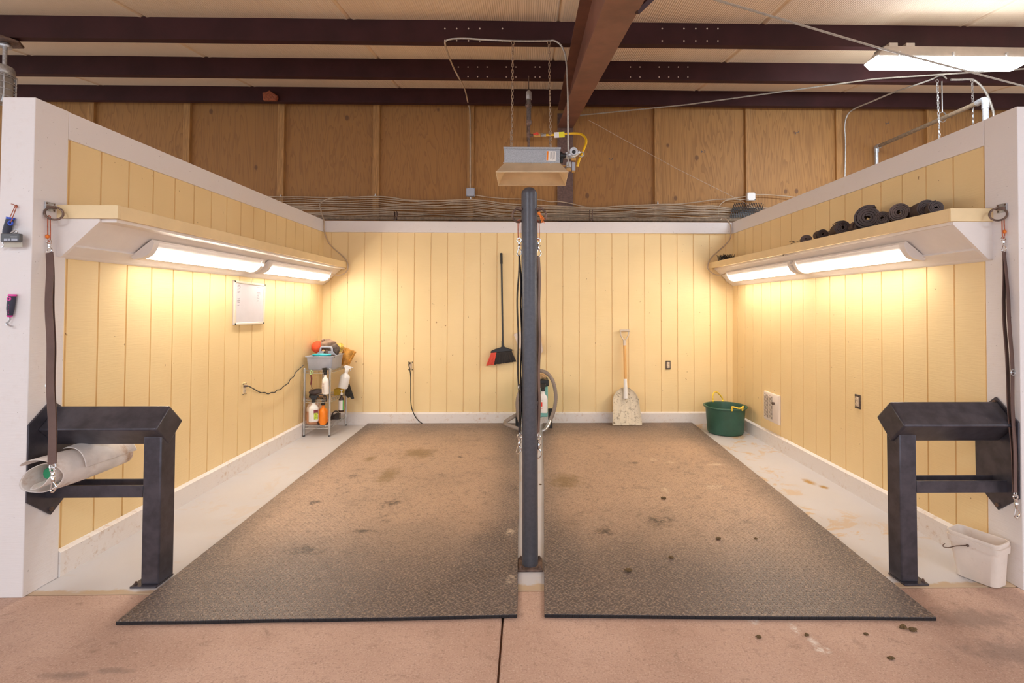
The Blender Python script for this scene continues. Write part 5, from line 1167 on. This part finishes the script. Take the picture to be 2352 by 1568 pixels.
# ------------------------------------------------------------------ vacuum behind the post
vc = thing('grooming_vacuum', 'teal grooming vacuum with grey hose behind the black post', 'vacuum', V((.09, 5.86, .018)))
mb = MB(); a, b = P(1195, 955, 5.86), P(1258, 885, 5.86); mb.box(a.x, 5.80, a.z, b.x, 6.0, b.z)
mb.prism([P(1237, 955, 5.80), P(1258.5, 953, 5.80), P(1254, 957, 5.80), P(1248, 956, 5.80), P(1237, 962, 5.80)], (0, .05, 0)); build('body', mb, TEAL, vc, bevel=.008)
mb = MB(); a, b = P(1195, 885, 5.84), P(1259, 870.5, 5.84); mb.box(a.x, 5.775, a.z, b.x+.004, 6.0, b.z); build('lid', mb, BLACK, vc, bevel=.008)
mb = MB(); mb.box(P(1184, 976, 5.85).x, 5.82, .019, P(1196, 976, 5.85).x, 5.86, P(1190, 948, 5.85).z); a = P(1259, 977, 5.84); b = P(1269, 938, 5.84); mb.box(a.x, 5.82, .019, b.x, 5.86, b.z); build('stand', mb, BLACK, vc, bevel=.003)
def hose_tube(pts, r=.021):
    mb = MB(); pp = smooth_path(pts, 10); mb.tube(pp, [r*(1+.06*(i % 2)) for i in range(len(pp))], 12); return mb
build('hose', hose_tube([P(1225, 852, 5.80), P(1242, 851.5, 5.77), P(1255, 856, 5.75), P(1266, 868, 5.74), P(1273, 885, 5.73), P(1276.5, 908, 5.72), P(1275, 930, 5.71), P(1270, 950, 5.70), P(1263, 966, 5.69)]), HOSE, vc)
build('hose', hose_tube([P(1205, 880, 5.78), P(1195, 897, 5.72), P(1189, 915, 5.70), P(1188, 935, 5.70), P(1191, 957, 5.70), P(1196, 973, 5.68)], .020), HOSE, vc)
build('hose', hose_tube([P(1200, 945, 5.80), P(1186, 953, 5.74), P(1170, 962, 5.70), P(1161, 969, 5.68), P(1162, 974, 5.62), P(1175, 979.5, 5.585), P(1192, 985, 5.56), P(1205, 986, 5.56)], .021), HOSE, vc)
mb = MB(); mb.tube(smooth_path([P(1263.5, 965, 5.69), P(1259, 976, 5.66), P(1253, 985, 5.62), P(1245, 990, 5.60)], 4), [.022]*5+[.021]*4+[.018]*3+[.015], 12); build('wand', mb, ZINC, vc)
mb = MB(); mb.ell(P(1246, 864, 5.84), .045, .04, .03, 14, 8, jit=.4, seed=3); single('straw_cloth', mb, M('tan_rag', (.55, .36, .18), .9, var=.4, vs=30), 'tan rag lying on the black lid of the vacuum', 'rag')
c = P(1247, 947, 5.73); t, c, ax, w = bottle('spray_bottle', 'white spray bottle with red label in front of the teal vacuum', c, .335, .058, WHITEP, BLACK, flat=.6, ang=2.6)
l1 = front_label(t, c, ax, .058, .335, .6, .075, .125, 1.5, M('red_label', (.80, .04, .02), .4), 'red_label', a0=-pi/2+.18)
front_label(t, c, ax, .058, .335, .6, .05, .058, 1.2, M('red_text', (.75, .12, .08), .5), 'red_line', a0=-pi/2+.18)
front_label(t, c, ax, .058, .335, .6, .172, .187, .34, M('gold_mark', (.75, .42, .03), .5), 'gold_emblem', a0=-pi/2+.18)
front_label(t, c, ax, .058, .335, .6, .085, .14, .5, M('dark_label', (.12, .09, .1), .5, var=.5, vs=80), 'dark_panel', a0=-pi+.35)
mb = MB(); mb.text('SHOWSHEEN', c+V((-.030, -.0365, .138)), (1, 0, 0), (0, 0, 1), .0125); build('lettering', mb, DARKINK, t, smooth=False)
# white cloth hanging on the wall behind the post
mb = MB(); a = P(1182, 765, 6.08); b = P(1246, 765, 6.08); grid = []
tops = [(1178, 768), (1190, 762), (1205, 757), (1222, 756), (1236, 766), (1242, 775)]; bots = [(1186, 781), (1189, 801), (1203, 806), (1222, 812), (1243, 815), (1248, 806)]
for v in [i/8 for i in range(9)]:
    row = []
    for j, (tp_, bt_) in enumerate(zip(tops, bots)): row.append(P(tp_[0]*(1-v)+bt_[0]*v, tp_[1]*(1-v)+bt_[1]*v, 6.05+.028*sin(j*1.9+v*1.4)))
    grid.append(row)
mb.sheet(grid, .01); single('white_cloth', mb, CLOTH, 'pale cloth hanging on the back wall behind the black post', 'cloth', sub=1)
# ------------------------------------------------------------------ leg wraps on the shelf
ZS = 1.9835
def wrap(label, px, r, L, ang, seed, mat=BROWN, X=2.40, turns=4.2, flapdir=1, squash=1., end=None, tilt=0):
    p = at(px, 500, X=X); c = V((X, p.y, ZS+r*squash+.001)); ax = V((cos(ang), sin(ang), 0)); 
    ax = V((ax.x*cos(tilt), ax.y*cos(tilt), sin(tilt))); e2 = V((0, 0, 1)); e2 = (e2-ax*e2.dot(ax)).normalized(); e1 = e2.cross(ax)
    t = thing('leg_wrap', label, 'leg wrap', c-V((0, 0, r*squash)), 'rolled leg wraps on the shelf')
    N_ = 70; grid = []
    for i in range(N_+1):
        u = i/N_; th = u*2*pi*turns+seed; rr_ = r*(.18+.80*u)
        row = []
        for j in range(7):
            v = j/6-.5; w = 1+.07*noise.noise(V((th*.6, v*2, seed)))
            row.append(c+ax*(v*L*(1+.03*sin(th*2)))+(e1*cos(th)+e2*sin(th)*squash)*(rr_*min(w, 1.02)))
        grid.append(row)
    mb = MB(); mb.sheet(grid, r*.16); build('rolled_band', mb, mat, t)
    th = seed+2.0; mb = MB(); pts = [c+(e1*cos(th+k*.22)+e2*sin(th+k*.22)*squash)*(r*1.03) for k in range(9)]
    mb.ribbon(pts, ax, L*.35, .004); build('closure_tab', mb, BROWNL, t)
    return t
wrap('small leg wrap at the very tip of the shelf, its round end facing out', 2146, .038, .12, 1.05, .3)
wrap('smooth dark leg wrap lying just behind the shelf-tip one', 2116, .052, .17, 1.2, 1.1, X=2.44)
wrap('ribbed leg wrap showing its spiral end, third from the shelf tip', 2068, .058, .11, .80, 2.0, mat=BROWNL)
wrap('leg wrap leaning between the ribbed wrap and the tallest wrap', 2034, .046, .12, .6, 3.0)
wrap('tallest leg wrap, a big loose roll with a hanging flap', 1996, .084, .12, .85, .8, X=2.42)
wrap('small low leg wrap tucked behind the tallest wrap', 1968, .040, .10, 1.5, 4.0)
wrap('leg wrap with a flattened open end, midway along the shelf', 1928, .055, .20, 1.2, 5.0)
wrap('small leg wrap with a round hollow end near the dangling strap', 1884, .042, .10, 1.4, 2.7)
wrap('flattened leg wrap next to the dangling strap', 1850, .044, .14, 1.1, 1.9, mat=BROWNL, squash=.75)
mb = MB(); mb.ribbon(smooth_path([P(1838, 552, 4.40), P(1828, 556, 4.42), P(1818, 559, 4.44), P(1814, 565, 4.43), P(1810, 573, 4.415), P(1804, 580, 4.41), P(1798, 587, 4.40)], 5), (.2, 1, 0), .022, .003); mb.ribbon(smooth_path([P(1826, 556, 4.42), P(1819, 553.5, 4.43), P(1813, 555, 4.43)], 4), (.2, 1, 0), .018, .003)
single('hanging_strap', mb, BROWN, 'dark strap dangling over the front of the leg-wrap shelf', 'strap')
sb = thing('scrub_brush', 'dark scrub brush lying at the corner end of the leg-wrap shelf', 'brush', (2.40, 5.86, ZS))
mb = MB(); mb.box(2.34, 5.78, ZS+.001, 2.46, 5.84, ZS+.022); build('block', mb, BROWN, sb, bevel=.004)
mb = MB()
for i in range(120):
    a = V((random.uniform(2.30, 2.47), random.uniform(5.78, 5.93), ZS+.01)); mb.tube([a, a+V((random.uniform(-.035, .035), random.uniform(-.02, .02), random.uniform(.03, .075)))], .0022, 4)
build('bristles', mb, BRIST, sb)
# ------------------------------------------------------------------ manure fork behind the right wall
YF = 6.36
mf = thing('manure_fork', 'black plastic basket manure fork standing against the plywood cables', 'manure fork', P(1715, 500, YF))
N_ = 18
for i in range(N_):
    t = i/(N_-1); b0, t0 = P(1676+70*t, 507+6*t, YF), P(1688.5+65*t, 465.5+(3 if t > .95 else 0), YF)
    mid = b0.lerp(t0, .55)+V((0, .03, 0)); mb = MB(); mb.tube(smooth_path([b0, mid, t0], 5), .0052, 6); build('tine', mb, BLACK, mf)
mb = MB()
for v in (0, .14, .27, .40, .50, .62, .74):
    a = P(1676+12.5*v, 507-41.5*v, YF+.03*math.exp(-((v-.55)/.4)**2)); b = P(1746+8*v, 513-44*v, YF+.03*math.exp(-((v-.55)/.4)**2))
    mb.tube([a, b], .005 if v else .012, 6)
build('cross_bars', mb, BLACK, mf)
mb = MB(); mb.cyl(P(1720, 505, YF-.01), V((P(1720, 505, YF).x+.06, YF-.07, .02)), .014, 12); build('handle', mb, BLACK, mf)
# ------------------------------------------------------------------ droppings and scraps on the floor
dl = [('on the mat, midway between the black post and bare saddle rack', 1650, 1238, .018, .02), ('on the mat close to its edge by the bare saddle rack', 1736, 1237, .012, .02), ('on the mat, midway to the aisle', 1541, 1281, .017, .02), ('on the mat, close to the foot of the black post', 1443, 1311, .022, .02), ('of pale scraps below the scoop shovel', 1524, 1145, .022, .02),
      ('on the concrete, the larger of the pair by the mat corner', 2097, 1448, .020, 0), ('on the concrete, the rounder of the pair by the mat corner', 2074, 1442, .019, 0), ('on the concrete, lying farthest from the mat edge', 2048, 1513, .016, 0), ('on the concrete beside the white chalk streak', 1853, 1459, .013, 0), ('on the concrete between chalk streak and mat corner', 1989, 1457, .011, 0), ('on the concrete below the middle of the mat edge', 1742, 1464, .014, 0), ('by the black post on the painted strip', 1241, 1113, .012, 0)]
for lb, x, y, r, z in dl:
    r *= .62; p = G(x, y, z); mb = MB(); s_ = random.random()*50
    mb.ell(p+V((0, 0, r*.45)), r*1.25, r*.9, r*.55, 12, 8, jit=.9, seed=s_); mb.ell(p+V((r*.9, r*.3, r*.3)), r*.6, r*.5, r*.38, 10, 6, jit=.9, seed=s_+3)
    single('dung_clump', mb, DUNG, 'small dried dung clump '+lb, 'dung clump', 'dung clumps on the floor')
# ------------------------------------------------------------------ light
w = bpy.data.worlds.new('world'); SC.world = w; w.use_nodes = True
bg = w.node_tree.nodes['Background']; bg.inputs['Color'].default_value = (.84, .90, 1.0, 1); bg.inputs['Strength'].default_value = 1.4
# two added fluorescents, unseen over the aisle behind the camera, to light the front
for X_, Y_, lb in ((-2.2, -1.2, 'added unseen fill fluorescent over the aisle on the whiteboard side'), (2.6, -1.2, 'added unseen fill fluorescent over the aisle on the heater-vent side')):
    r = clone(fx, (X_-3.83, Y_-4.5, -.42), lb)
vs = SC.view_settings; SC.display_settings.display_device = 'sRGB'
vs.view_transform = 'Standard'; vs.look = 'None'; vs.gamma = 1; vs.use_curve_mapping = False; vs.exposure = .45
SC.cycles.use_denoising = True
SC.cycles.max_bounces = 10; SC.cycles.diffuse_bounces = 6
